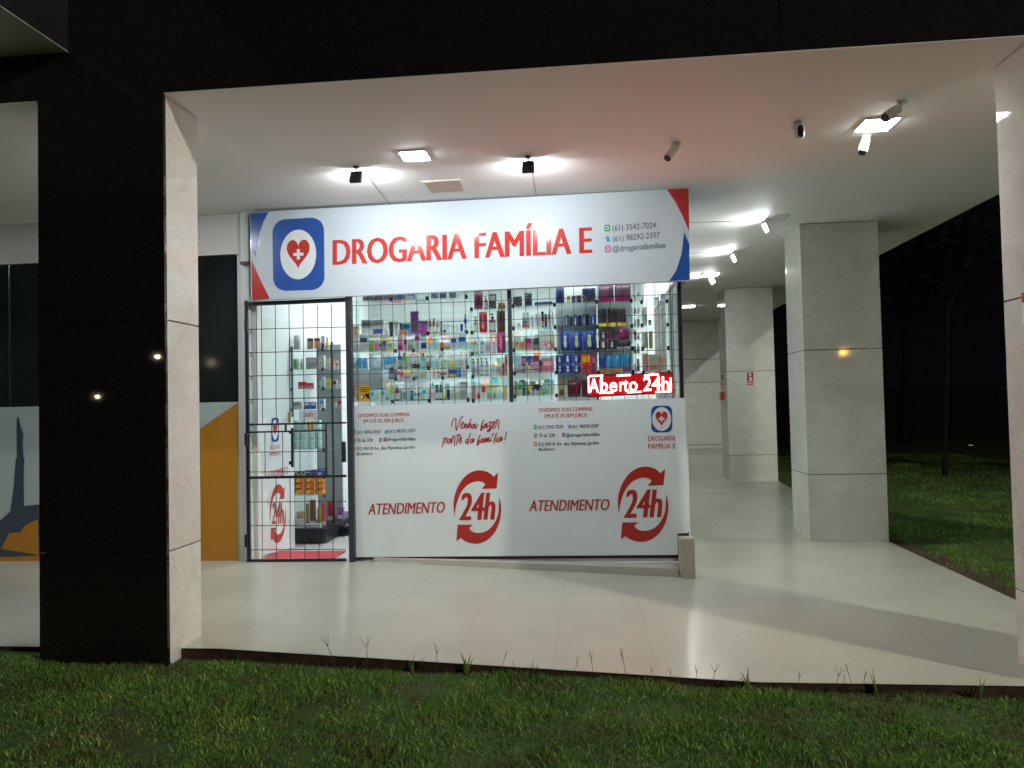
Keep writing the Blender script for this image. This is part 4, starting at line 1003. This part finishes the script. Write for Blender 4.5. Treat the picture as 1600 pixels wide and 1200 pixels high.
# tall shelving against the back wall
D8 = 'back wall shelving'
zs, Yp = display('long white shelving against the pharmacy back wall', 565, 866, [488, 512, 536, 560, 584, 608], 10.2, .28, (), True, False, 'wall_shelving')
cols = ['white', 'white', 'pale blue', 'pale teal', 'cream', 'silver', 'pale pink', 'white', 'pale green', 'cream', 'lilac', 'bright blue', 'salmon', 'mint', 'yellow', 'grey', 'red', 'orange', 'teal']
for i, (z, y) in enumerate(zip(zs, [488, 512, 536, 560, 584, 608])):
    x = 567.0; sp = []
    while x < 860:
        w = random.uniform(8, 19)
        if random.random() < .8: sp.append('x %.1f %.1f %.1f %s/%s' % (x, x + w - 1, random.uniform(9, 18), random.choice(cols), random.choice(cols)))
        x += w + random.uniform(0, 5)
    if i >= 2: shelf_row(';'.join(sp), y, Yp, ('first', 'second', 'third', 'fourth', 'fifth', 'lowest')[i] + ' level of the ' + D8, zfix=z)

# display stand behind the gate
gd = thing('gondola_stand', 'glass and grey shelf stand with black base just inside the gate', 'display stand', (-2.75, 7.7, ZF))
YF = 7.36; GX0, GX1 = PY(459, 800, YF).x, PY(508, 800, YF).x
ztop = PY(480, 826, YF).z
MB().box((GX0, YF, ZF + .012), (GX1, 8.6, ztop)).build('base', M('stand_base', (.012, .012, .016), .35), gd, bevel=.004)
MB().box((GX0 + .02, 8.0, ztop + .003), (GX1 - .03, 8.02, 1.98)).build('back_panel', M('stand_grey', (.34, .36, .38), .5), gd)
MB().box((GX0 - .012, YF + .01, ztop + .003), (GX0 - .002, YF + .04, 1.92)).build('upright', GREY_METAL, gd)
MB().box((GX1 - .03, YF + .32, ztop + .003), (GX1 - .01, YF + .34, 1.98)).build('upright', GREY_METAL, gd)
GY = [546, 577, 607.5, 639.5, 702, 744, 773]
gz = [PY(480, y, YF + .06).z for y in GY]
for z in gz: MB().box((GX0, YF, z - .008), (GX1 + .03, 8.0, z)).build('glass_shelf', SHELFGLASS, gd)
for z in gz:
    for X in (GX0, GX1): MB().box((X - .012, YF - .012, z - .022), (X + .01, YF + .012, z + .012)).build('clamp', PLASTIC_B, gd)
Yp = YF + .08
GN = 'stand behind the gate'
for z, y, (nm, spec) in zip(gz, GY, [
 ('top shelf', 'j 459 470 22 silver/white;j 480 490 17 tan/brown;j 491 501 17 tan/brown;x 502.5 508 20 white/blue'),
 ('second shelf', 'p 458.5 468 17 mint/green;o 469 475 16 white/silver;x 480 497 18 grey/silver;x 499 508 21 white/cream'),
 ('third shelf', 'x 467 479 11 red/salmon;x 480 490 9 red/pink;x 497 502 12 mint/teal;p 503 509 18 pale blue/yellow'),
 ('fourth shelf', 'x 459 471 12 grey/silver;x 476 484.5 11 blue/white;x 485.5 494 11 blue/white;x 499 508 15 white/bright blue'),
 ('nappy shelf', 'p 458.5 469 15 pale teal/white;p 469.5 480 15 pale teal/white;p 480.5 491 15 pale teal/mint;p 491.5 503 15 pale teal/white'),
 ('carton shelf', 'x 459 465 8 yellow/navy;x 465.5 471 8 navy/yellow;x 472 477 8 lime/navy;x 478 486 9 navy/lilac;x 487 496 10 purple/blue;x 496.5 503 13 bright blue/white;x 503.5 509 12 blue/pink'),
 ('orange shelf', 'p 458.5 475 9 orange/yellow;p 475.5 492 9 orange/yellow;p 492.5 508 9 orange/yellow')]):
    shelf_row(spec, y, Yp, nm + ' of the ' + GN, zfix=z)
h1 = PY(480, 687, Yp).z - PY(480, 702, Yp).z
for k in (1, 2):
    LIFT[0] = h1 * k
    sp = '^p 458.5 469 15 pale teal/white;^p 469.5 480 15 pale teal/white;' + ('^p 480.5 485.5 14 orange/yellow;^p 486 491 14 orange/yellow;' if k == 2 else '^p 480.5 491 15 pale teal/mint;') + '^p 491.5 503 15 pale teal/white'
    shelf_row(sp, 702, Yp, ('middle', 'top')[k - 1] + ' layer of the nappy shelf of the ' + GN, zfix=gz[4])
for k in (1, 2):
    LIFT[0] = (PY(480, 764, Yp).z - PY(480, 773, Yp).z) * k
    shelf_row('^p 458.5 475 9 orange/yellow;^p 475.5 492 9 orange/yellow;^p 492.5 508 9 orange/yellow', 773, Yp, ('middle', 'top')[k - 1] + ' layer of the orange shelf of the ' + GN, zfix=gz[6])
shelf_row('b 464 476 24 tan/brown;b 478 484 36 olive/brown;b 484.5 494 42 brown/cream;b 496 503 30 olive/lime;b 503.5 509 38 red/white;*x 460 475 13 white/cream;*x 476.5 501 6 white/grey', 826, Yp + .04, 'base of the ' + GN, zfix=ztop)
LIFT[0] = 0
# goods along the aisle side of the stand
for z, (nm, spec), dy in zip([gz[0], gz[1], gz[2], gz[3], ztop], [
 ('top shelf', 'o 511 517 23 yellow/orange;x 503.5 509 16 red/white'), ('second shelf', 'o 519 526 20 orange/copper;o 526.5 531.5 16 olive/yellow;x 512 518 20 cream/white'),
 ('third shelf', 'x 512 519 17 yellow/white;x 521 528.5 15 white/navy;o 529 534 15 salmon/pink'), ('fourth shelf', 'o 520 528 20 olive/brown;x 529 535.5 14 pale pink/red'), ('base', 'b 511 524 30 red/white;x 526 536 20 purple/white')], range(5)):
    Y2 = 7.9; shelf_row(spec, 700, Y2, 'aisle side, ' + nm + ' of the ' + GN, zfix=z)
MB().box((GX1 + .012, 7.8, ZF + .012), (GX1 + .34, 9.4, ztop - .05)).build('aisle_base', bpy.data.materials['stand_base'], gd, bevel=.004)
for z in gz[:4]: MB().box((GX1 + .034, 7.8, z - .008), (GX1 + .34, 8.1, z)).build('glass_shelf', SHELFGLASS, gd)
bs = thing('shelf_sign', 'small white shelf sign reading BEBÊS above the nappies', 'sign', PY(482, 657, YF - .01))
flat([(467, 641.5), (498.5, 640), (498.5, 656), (467, 657)], on(YF - .012)).build('card', WHITE_I, bs)
put_text(MB(), 'BEBÊS', (477, 651.5), (489, 650.6), 5.6, on(YF - .014), .01).build('lettering', RED, bs)

# product labels: first by look, then by neighbours, then by order on the shelf
ORD = ['first', 'second', 'third', 'fourth', 'fifth', 'sixth', 'seventh', 'eighth', 'ninth', 'tenth', 'eleventh', 'twelfth', 'thirteenth', 'fourteenth', 'fifteenth', 'sixteenth', 'seventeenth', 'eighteenth', 'nineteenth', 'twentieth',
       'twenty-first', 'twenty-second', 'twenty-third', 'twenty-fourth', 'twenty-fifth', 'twenty-sixth', 'twenty-seventh', 'twenty-eighth']
ACCW = {'bottle': 'with %s cap', 'pump bottle': 'with %s pump', 'tube': 'with %s cap', 'jar': 'with %s lid', 'box': 'with %s label', 'pack': 'with %s emblem', 'bag': 'with %s band'}
by_row = {}
for it in ALL: by_row.setdefault(it[4], []).append(it)
used = set()
for row, its in by_row.items():
    its.sort(key=lambda q: WORLD[q[0].name].x)
    for i, (o, col, kind, acc, _) in enumerate(its):
        base = f'{col} {kind}'
        same = [q for q in its if q[1] == col and q[2] == kind]
        same2 = [q for q in same if q[3] == acc]
        where = (', ' if row.startswith(('aisle', 'rear')) else ' in the ' if ' layer ' in row else ' on the ') + row
        if len(same) == 1: l = base + where
        elif len(same2) == 1: l = base + ' ' + ACCW[kind] % acc + where
        else:
            k = [q[0] for q in same2].index(o)
            l = f'{ORD[k]} of {len(same2)} {base}s' .replace('boxs', 'boxes') + where
        l = l.replace(' of 2 ', ' of two ').replace(' of 3 ', ' of three ').replace(' of 4 ', ' of four ').replace(' of 5 ', ' of five ').replace(' of 6 ', ' of six ')
        w = l.split()
        if len(w) > 16: l = l.replace(' the ', ' ')
        if len(l.split()) > 16: l = l.replace('upper layer on the ', 'upper layer, ').replace(' left of the ', ' by the ')
        if len(l.split()) > 16: l = l.replace('narrow display left of the middle post', 'narrow display')
        while l in used: l = l.replace(' on ', f' beside the {its[max(i - 1, 0)][1]} {its[max(i - 1, 0)][2]} on ', 1)
        used.add(l)
        if len(l.split()) > 16: l = l.replace(' left of middle post', '').replace(' left of the middle post', '')
        tag(o, l, kind.split()[-1], 'goods on the ' + row.split(' of the ')[-1])

# ---------------------------------------------------------------- lights and fittings on the gallery ceiling
LED_W = EM('panel_led', (.94, 1.0, .94), L_PANEL)
LED_WL = EM('panel_led_cool', (.96, 1.0, 1.03), L_PANEL)
def panel(px, py, s, label, mat=None):
    p = PZ(px, py, ZC)
    t = thing('ceiling_lamp', label, 'ceiling lamp', p, 'LED panels in the gallery ceiling')
    MB().box((p.x - s / 2 - .012, p.y - s / 2 - .012, ZC - .012), (p.x + s / 2 + .012, p.y + s / 2 + .012, ZC - .002)).build('frame', PLASTIC_W, t)
    MB().box((p.x - s / 2, p.y - s / 2, ZC - .016), (p.x + s / 2, p.y + s / 2, ZC - .0125)).build('diffuser', mat or LED_W, t)
panel(648, 241.5, .175, 'square LED panel glowing in the ceiling between the two black floodlights', LED_WL)
panel(1370, 193, .2, 'square LED panel glowing in the ceiling beside the white cameras')
panel(1110, 428, .2, 'LED panel beyond the small floodlights in the passage ceiling')
panel(1076, 478, .2, 'farthest LED panel, low over the passage end')
for X_, lab in ((-3.55, 'square LED panel hidden above the black pillar'), (-6.7, 'square LED panel in front of the studio at the far left')):  # the one behind the pillar is added, unseen, to lift ceiling and studio front
    t = thing('ceiling_lamp', lab, 'ceiling lamp', (X_, 5.2, ZC), 'LED panels in the gallery ceiling')
    MB().box((X_ - .1, 5.1, ZC - .012), (X_ + .1, 5.3, ZC - .002)).build('frame', PLASTIC_W, t)
    MB().box((X_ - .088, 5.112, ZC - .016), (X_ + .088, 5.288, ZC - .0125)).build('diffuser', LED_WL, t)
vt = thing('ceiling_vent', 'beige rectangular grille set in the ceiling above the sign', 'vent', PZ(692, 291, ZC))
MB().prism([PZ(*q, ZC - .002) for q in [(655.5, 283), (720, 279.3), (728.5, 299.6), (671, 303)]], (0, 0, -.008)).build('frame', PLASTIC_W, vt)
MB().prism([PZ(*q, ZC - .012) for q in [(662, 285), (718, 281.5), (724, 298.2), (674.5, 301)]], (0, 0, -.003)).build('vent_grille', M('vent_beige', (.50, .40, .30), .7, var=.08, vscale=12), vt)
ht = thing('access_hatch', 'thin outlined square hatch in the passage ceiling by the first small floodlight', 'hatch', PZ(1222, 340, ZC))
hq = [(1203, 336.5), (1233.5, 335), (1226, 343.5), (1199, 345)]
m = MB()
for i in range(4):
    a, b_ = PZ(*hq[i], ZC - .003), PZ(*hq[(i + 1) % 4], ZC - .003); m.ribbon([a, b_], .012, (0, 0, 1))
m.build('frame', M('hatch_line', (.35, .35, .33), .7), ht)

def flood(name, label, pos, facing, tilt, col, housing, strength_mat, s=.1, group=None):
    """small floodlight hung from the ceiling at pos, lens facing angle (deg from +X) tilted down"""
    t = thing(name, label, 'floodlight', (pos.x, pos.y, ZC), group)
    a = math.radians(facing); d = Vector((math.cos(a) * math.cos(tilt), math.sin(a) * math.cos(tilt), -math.sin(tilt)))
    s1 = Vector((-math.sin(a), math.cos(a), 0)); u = d.cross(s1)
    if u.z < 0: u = -u
    c = Vector((pos.x, pos.y, ZC - .03 - s * .56))
    MB().obox(c, s1 * (s / 2), u * (s * .55), d * .016).build('housing', housing, t, bevel=.006)
    MB().obox(c + d * .0175, s1 * (s * .42), u * (s * .45), d * .0012).build('lens', strength_mat, t)
    m = MB().tube((pos.x, pos.y, ZC - .001), (pos.x, pos.y, ZC - .012), .022, n=12); m.tube((pos.x, pos.y, ZC - .012), c + u * (s * .5), .006, n=8); m.build('bracket', housing, t)
    return t, c
FL = EM('flood_led', (.90, .96, 1.0), L_FLOOD)
FL2 = EM('flood_led_small', (.97, 1.0, 1.0), L_FLOOD * .8)
def cable(t, a, b_, mat=None):
    m = MB(); m.tube(a, b_, .004, n=6); m.build('cable', mat or M('cable_grey', (.42, .42, .42), .6), t)
p = PZ(556, 260, ZC); t, c = flood('floodlight', 'black floodlight lighting the sign above the word start, nearer the black pillar', p, 90, .5, None, BLACK_METAL, FL, .088, 'floodlights aimed at the shop sign')
cable(t, Vector((p.x + .02, p.y + .15, ZC - .006)), PZ(611, 321, ZC - .006) - Vector((0, 0, 0)))
p = PZ(825, 244, ZC); t, c = flood('floodlight', 'black floodlight lighting the sign above its right half, nearer the cameras', p, 90, .5, None, BLACK_METAL, FL, .088, 'floodlights aimed at the shop sign')
cable(t, Vector((p.x + .01, p.y + .1, ZC - .006)), PZ(838, 308, ZC - .006))
for i, (px, py, lab) in enumerate(((1198, 343, 'small white floodlight at the near end of the passage row'), (1148, 393, 'middle small floodlight of the three along the passage'), (1113, 430, 'far small floodlight in front of the passage ceiling panel'))):
    p = PZ(px, py, ZC); t, c = flood('floodlight', lab, p, 188, .42, None, PLASTIC_W, FL2, .085, 'small floodlights along the passage')
    cable(t, Vector((p.x - .05, p.y, ZC - .006)), Vector((.9, p.y - .05, ZC - .006)))

def bullet_cam(label, px, py, head, target, mat=PLASTIC_W, r=.032, ln=.11):
    """security camera: ceiling base, stem, barrel with lens; head/target = pixel positions of barrel ends"""
    p = PZ(px, py, ZC); t = thing('security_camera', label, 'camera', p, 'security cameras under the ceiling')
    m = MB().tube((p.x, p.y, ZC - .001), (p.x, p.y, ZC - .02), .034, .03, 14); m.build('mount', mat, t)
    h = PY(*head, p.y - .01); q = PY(*target, p.y - .05)
    MB().tube((p.x, p.y, ZC - .02), h, .012, n=10).build('stem', mat, t)
    dv = (q - h).normalized()
    b0 = h - dv * .02
    MB().tube(b0, q, r * .92, r, 16).build('barrel', mat, t, bevel=.004)
    MB().tube(q + dv * .001, q + dv * .006, r * .8, r * .75, 14).build('lens', PLASTIC_B, t)
bullet_cam('white bullet camera above the right part of the sign, tilted left', 1056, 225, (1053, 233), (1043, 247))
bullet_cam('white bullet camera hanging in front of the ceiling panel', 1408, 159, (1400, 172), (1383, 184))
bullet_cam('white bullet camera hanging below the ceiling panel, pointing down', 1353, 212, (1352, 221), (1347, 238))
# rounded camera with dark face
p = PZ(1246, 190, ZC); t = thing('security_camera', 'rounded white camera with glossy dark face, alone between sign and panel', 'camera', p, 'security cameras under the ceiling')
MB().box((p.x - .035, p.y - .02, ZC - .055), (p.x + .025, p.y + .03, ZC - .001)).build('mount', PLASTIC_W, t, bevel=.01)
c = PY(1249, 206, p.y)
MB().lathe((c.x, p.y, c.z - .052), [(.005, 0), (.024, .006), (.033, .024), (.034, .07), (.026, .094), (.012, .1)], 16).build('body', PLASTIC_W, t)
MB().lathe((c.x + .001, p.y - .02, c.z - .045), [(.003, 0), (.016, .006), (.021, .02), (.021, .062), (.014, .078), (.003, .082)], 14).build('dark_face', M('face_glass', (.006, .006, .02), .08), t)

# ---------------------------------------------------------------- notices on the pillars
fs = thing('fire_notice', 'red fire notice with white hand pictogram on the far pillar face', 'sign', PY(1171, 601, 12.235))
pl = on(12.232); pl2 = on(12.228); pl3 = on(12.224)
MB().prism([pl(*q) for q in [(1166.2, 581), (1178, 580.6), (1178.2, 602.6), (1166.4, 603)]], (0, .004, 0)).build('plate', WHITE_I, fs)
flat([(1167.3, 582.2), (1177, 581.8), (1177.2, 595.6), (1167.5, 596)], pl2).build('red_field', RED, fs)
flat([(1167.5, 597), (1177.2, 596.6), (1177.2, 601.6), (1167.5, 602)], pl2).build('red_band', RED, fs)
m = MB(); m.poly([pl3(*q) for q in ell(1172.0, 585.4, 2.2, 2.2, 14)])
m.poly([pl3(*q) for q in [(1171.2, 587), (1172.6, 587), (1172.8, 589.3), (1175.2, 590), (1175.4, 592.5), (1174.4, 595), (1171.4, 595), (1169.6, 591.8), (1171.0, 591)]])
m.poly([pl3(*q) for q in [(1168.6, 598.6), (1176.2, 598.3), (1176.2, 600.2), (1168.6, 600.5)]])
m.build('hand_pictogram', WHITE_I, fs)
xc = 2.188
a = PX(1126, 584, xc); ys_ = a.y
fn = thing('fire_notice', 'narrow red and white notice on the passage side of the far pillar', 'sign', (xc, 12.55, PX(1128, 603, xc).z))
MB().box((xc - .006, 12.42, PX(1128, 604, xc).z), (xc - .001, 12.68, PX(1128, 583, xc).z)).build('plate', WHITE_I, fn)
MB().box((xc - .009, 12.45, PX(1128, 594, xc).z), (xc - .0065, 12.65, PX(1128, 585, xc).z)).build('red_field', RED, fn)
MB().box((xc - .009, 12.45, PX(1128, 603, xc).z), (xc - .0065, 12.65, PX(1128, 599, xc).z)).build('red_band', RED, fn)
cb = thing('alarm_box', 'red fire alarm call box on the side of the far pillar', 'alarm box', (xc, 12.55, PX(1128, 625, xc).z))
MB().box((xc - .06, 12.48, PX(1128, 625, xc).z), (xc - .001, 12.62, PX(1128, 613, xc).z)).build('housing', RED, cb, bevel=.006)
MB().box((xc - .064, 12.51, PX(1128, 622, xc).z), (xc - .061, 12.59, PX(1128, 616, xc).z)).build('glass_front', WHITE_I, cb)
p = PX(1599.5, 466, 2.255)
rn = thing('wall_notice', 'small red topped notice on the near right pillar at the picture edge', 'sign', (2.25, p.y - .06, p.z - .12))
MB().box((2.249, p.y - .14, p.z - .13), (2.253, p.y + .005, p.z + .03)).build('plate', WHITE_I, rn)
MB().box((2.2465, p.y - .138, p.z - .022), (2.2485, p.y + .003, p.z + .028)).build('red_field', RED, rn)

# ---------------------------------------------------------------- weeds along the slab edge
DRY = M('dry_stalk', (.10, .065, .05), .7); BLADE = M('weed_green', (.10, .17, .03), .5, var=.2)
def stalk():
    t = thing('weed', 'weed', 'weed', (0, 0, 0), 'weeds along the slab edge')
    m = MB(); m.tube((0, 0, 0), (.002, 0, .075), .0011, .0008, 5, False); m.build('stalk', DRY, t)
    m = MB()
    for a, b_ in (((-.016, .03), 1), ((.017, .032), 1), ((.006, .036), 1)): m.tube((.002, 0, .073), (a[0], .004 * a[0] / .01, .073 + a[1]), .0009, .0005, 5, False)
    m.build('seed_head', DRY, t); return t
def tuft():
    t = thing('weed', 'weed', 'weed', (0, 0, 0), 'weeds along the slab edge')
    for k, (dx, dy, h) in enumerate(((-.02, .01, .12), (.03, -.01, .10), (.005, .01, .085), (.05, .0, .075), (-.035, -.01, .06))):
        m = MB(); pts = [Vector((dx * t_ * t_, dy * t_ * t_, h * t_)) for t_ in (0, .3, .6, .85, 1)]
        vs = []
        for i, q in enumerate(pts):
            w = (.004, .0046, .0038, .0022, .0004)[i]; vs += [q + Vector((-w, w * .4, 0)), q + Vector((w, -w * .4, 0))]
        m.add(vs, [(2 * i, 2 * i + 1, 2 * i + 3, 2 * i + 2) for i in range(4)], True); m.build('leaf', BLADE, t)
    return t
S0, T0 = None, None
WE = [(538, 1035, 0), (579, 1037, 0), (586, 1037, 0), (655, 1040, 1), (668, 1041, 1), (690, 1043, 0), (736, 1046, 1), (784, 1049, 0), (814, 1052, 0), (832, 1052, 1), (842, 1052, 1), (896, 1055, 0), (928, 1056, 0), (980, 1059, 0), (1015, 1060, 0),
      (1040, 1061, 0), (1051, 1062, 0), (1082, 1064, 0), (1105, 1066, 0), (1130, 1069, 1), (1164, 1070, 1), (1239, 1075, 0), (1291, 1075, 0), (1306, 1075, 0), (1324, 1076, 0), (1333, 1076, 0), (1357, 1076, 1), (1505, 1077, 1)]
WL = {0: 'dry forked grass stalk', 1: 'green tuft of weed'}
cnt = {0: 0, 1: 0}
protos = {}
for (px, py, k) in WE:
    z = lawn_z(PZ(px, py, -.2).x, 3.9)
    p = PZ(px, py - 5, z); p.y = min(p.y, edge_y(p.x) - .02)
    cnt[k] += 1
    lab = f'{WL[k]}, {ORD[cnt[k] - 1]} of its kind along the slab edge from the black pillar'
    rz = random.uniform(-2.6, 2.6)
    if k not in protos:
        protos[k] = (stalk, tuft)[k](); o = protos[k]; o.location = (p.x, p.y, z - .01); o.rotation_euler = (0, 0, rz); o['label'] = lab
    else: o = copy_tree(protos[k], (p.x, p.y, z - .01), rz, lab)
    o.rotation_euler = (random.uniform(-.3, .3), random.uniform(-.35, .35), rz)
    s = random.uniform(.7, 1.75) if k == 0 else random.uniform(.75, 1.1); o.scale = (s, s, s * random.uniform(.9, 1.25))

# ---------------------------------------------------------------- dark garden beyond
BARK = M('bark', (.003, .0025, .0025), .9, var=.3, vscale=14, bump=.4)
def tree(label, x, y, h, cr, nleaf, leafm, trunk_r=.1, name='tree'):
    z0 = -.3; t = thing(name, label, 'tree', (x, y, z0))
    m = MB(); top = Vector((x + .2, y, z0 + h * .55)); m.tube((x, y, z0), top, trunk_r, trunk_r * .6, 9)
    limbs = []
    for i in range(6):
        a = i * 1.05 + x; e = top + Vector((math.cos(a) * cr * .6, math.sin(a) * cr * .6, h * (.12 + .05 * (i % 3)))); m.tube(top - Vector((0, 0, .25 * i * .3)), e, trunk_r * .4, trunk_r * .12, 6); limbs.append(e)
    m.build('trunk', BARK, t)
    m = MB()
    for i in range(nleaf * 2):
        c = random.choice(limbs) if random.random() < .7 else top + Vector((0, 0, h * .15))
        v = Vector((random.gauss(0, 1), random.gauss(0, 1), random.gauss(0, .7))) * (cr * .33)
        q = c + v; a = Vector((random.gauss(0, 1), random.gauss(0, 1), random.gauss(0, 1))).normalized() * random.uniform(.06, .14); b_ = a.orthogonal().normalized() * .04
        m.add([q - a, q + b_, q + a, q - b_], [(0, 1, 2, 3)])
    m.build('crown', leafm, t)
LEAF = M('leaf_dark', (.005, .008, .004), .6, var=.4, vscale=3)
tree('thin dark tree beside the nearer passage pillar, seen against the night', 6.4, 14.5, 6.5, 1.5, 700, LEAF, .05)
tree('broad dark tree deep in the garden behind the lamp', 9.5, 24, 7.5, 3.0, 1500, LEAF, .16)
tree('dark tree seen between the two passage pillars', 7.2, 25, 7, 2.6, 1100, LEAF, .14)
def palm(label, x, y, h, n, ln):
    z0 = -.3; t = thing('palm', label, 'palm', (x, y, z0))
    MB().tube((x, y, z0), (x, y, z0 + h), .06, .045, 8).build('trunk', BARK, t)
    m = MB()
    for i in range(n):
        a = 2 * math.pi * i / n; el = .5 + .6 * ((i * 7) % 5) / 5
        pts = [Vector((x, y, z0 + h)) + Vector((math.cos(a) * ln * s, math.sin(a) * ln * s, ln * (el * s - 1.1 * s * s))) for s in (0, .2, .4, .6, .8, 1)]
        for j in range(5):
            for s in (-1, 1):
                for k in range(4):
                    q = pts[j].lerp(pts[j + 1], k / 4); side = Vector((-math.sin(a), math.cos(a), -.5)) * s * .22 * (1 - .6 * (j / 5))
                    d = (pts[j + 1] - pts[j]).normalized() * .09
                    m.add([q, q + side * .5 + d * .2, q + side + d, q + side * .5 + d], [(0, 1, 2, 3)])
    m.build('crown', LEAF, t)
palm('small palm in the garden near the right pillar edge', 7.9, 13.6, 2.0, 11, 1.0)
palm('low leafy palm right of the garden spotlight', 8.8, 14.6, 1.0, 9, .9)
gl = PY(1517, 706, 14.0)
gt = thing('garden_spotlight', 'small garden spotlight glowing on the dark lawn', 'garden light', (gl.x, 14, lawn_z(6, 14)))
MB().tube((gl.x, 14, lawn_z(6, 14) - .05), (gl.x, 14, gl.z), .009, n=8).build('spike', BLACK_METAL, gt)
MB().lathe((gl.x, 14, gl.z), [(.01, 0), (.03, .02), (.042, .08), (.044, .11)], 12).build('housing', M('lamp_shell', (.012, .014, .006), .5), gt)
MB().lathe((gl.x, 14, gl.z + .111), [(.04, 0), (.03, .012)], 12).build('lamp_glass', EM('garden_led', (.9, 1.0, .45), .05), gt)
bw = thing('garden_wall', 'low brick red wall at the far side of the dark garden', 'wall', (14, 30, -.3))
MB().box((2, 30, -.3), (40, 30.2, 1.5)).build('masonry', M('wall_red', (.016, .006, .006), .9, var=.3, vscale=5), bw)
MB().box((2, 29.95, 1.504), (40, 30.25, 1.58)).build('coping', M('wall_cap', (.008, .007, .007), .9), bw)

# ---------------------------------------------------------------- street lamps (behind the viewer; seen mirrored in the polished stone)
POLE = M('pole_grey', (.22, .22, .22), .5, metal=.6)
def street_lamp(label, pos, r, mat, h=None):
    x, y, z = pos; t = thing('street_lamp', label, 'street lamp', (x, y, -.3), 'street lamps along the road')
    MB().tube((x, y + .5, -.3), (x, y + .5, z + .3), .07, .05, 10).build('pole', POLE, t)
    MB().tube((x, y + .5, z + .27), (x, y, z + r + .08), .035, n=8).build('arm', POLE, t)
    MB().lathe((x, y, z + r * .6), [(r * 1.25, 0), (r * 1.1, r * .4), (r * .3, r * .8)], 14).build('lamp_shade', BLACK_METAL, t)
    MB().lathe((x, y, z - r * .7), [(r * .2, 0), (r * .75, r * .25), (r, r * .8), (r * .95, r * 1.25)], 14).build('lamp_glass', mat, t)
WARM = EM('street_warm', (1.0, .82, .55), 200.0)
street_lamp('warm street lamp mirrored in the black pillar near its pale side', (-20.3, -26.0, 3.95), .085, WARM)
street_lamp('second warm street lamp mirrored lower in the black pillar', (-22.55, -24.85, 2.1), .065, WARM)
street_lamp('amber street lamp mirrored in the nearer passage pillar', (13.4, -25.3, 3.7), .16, EM('street_amber', (1.0, .40, .06), 90.0))
street_lamp('tall street lamp lighting the lawn from the road side', (11.0, -3.4, 9.2), .16, EM('street_white', (1.0, .95, .80), L_STREET))
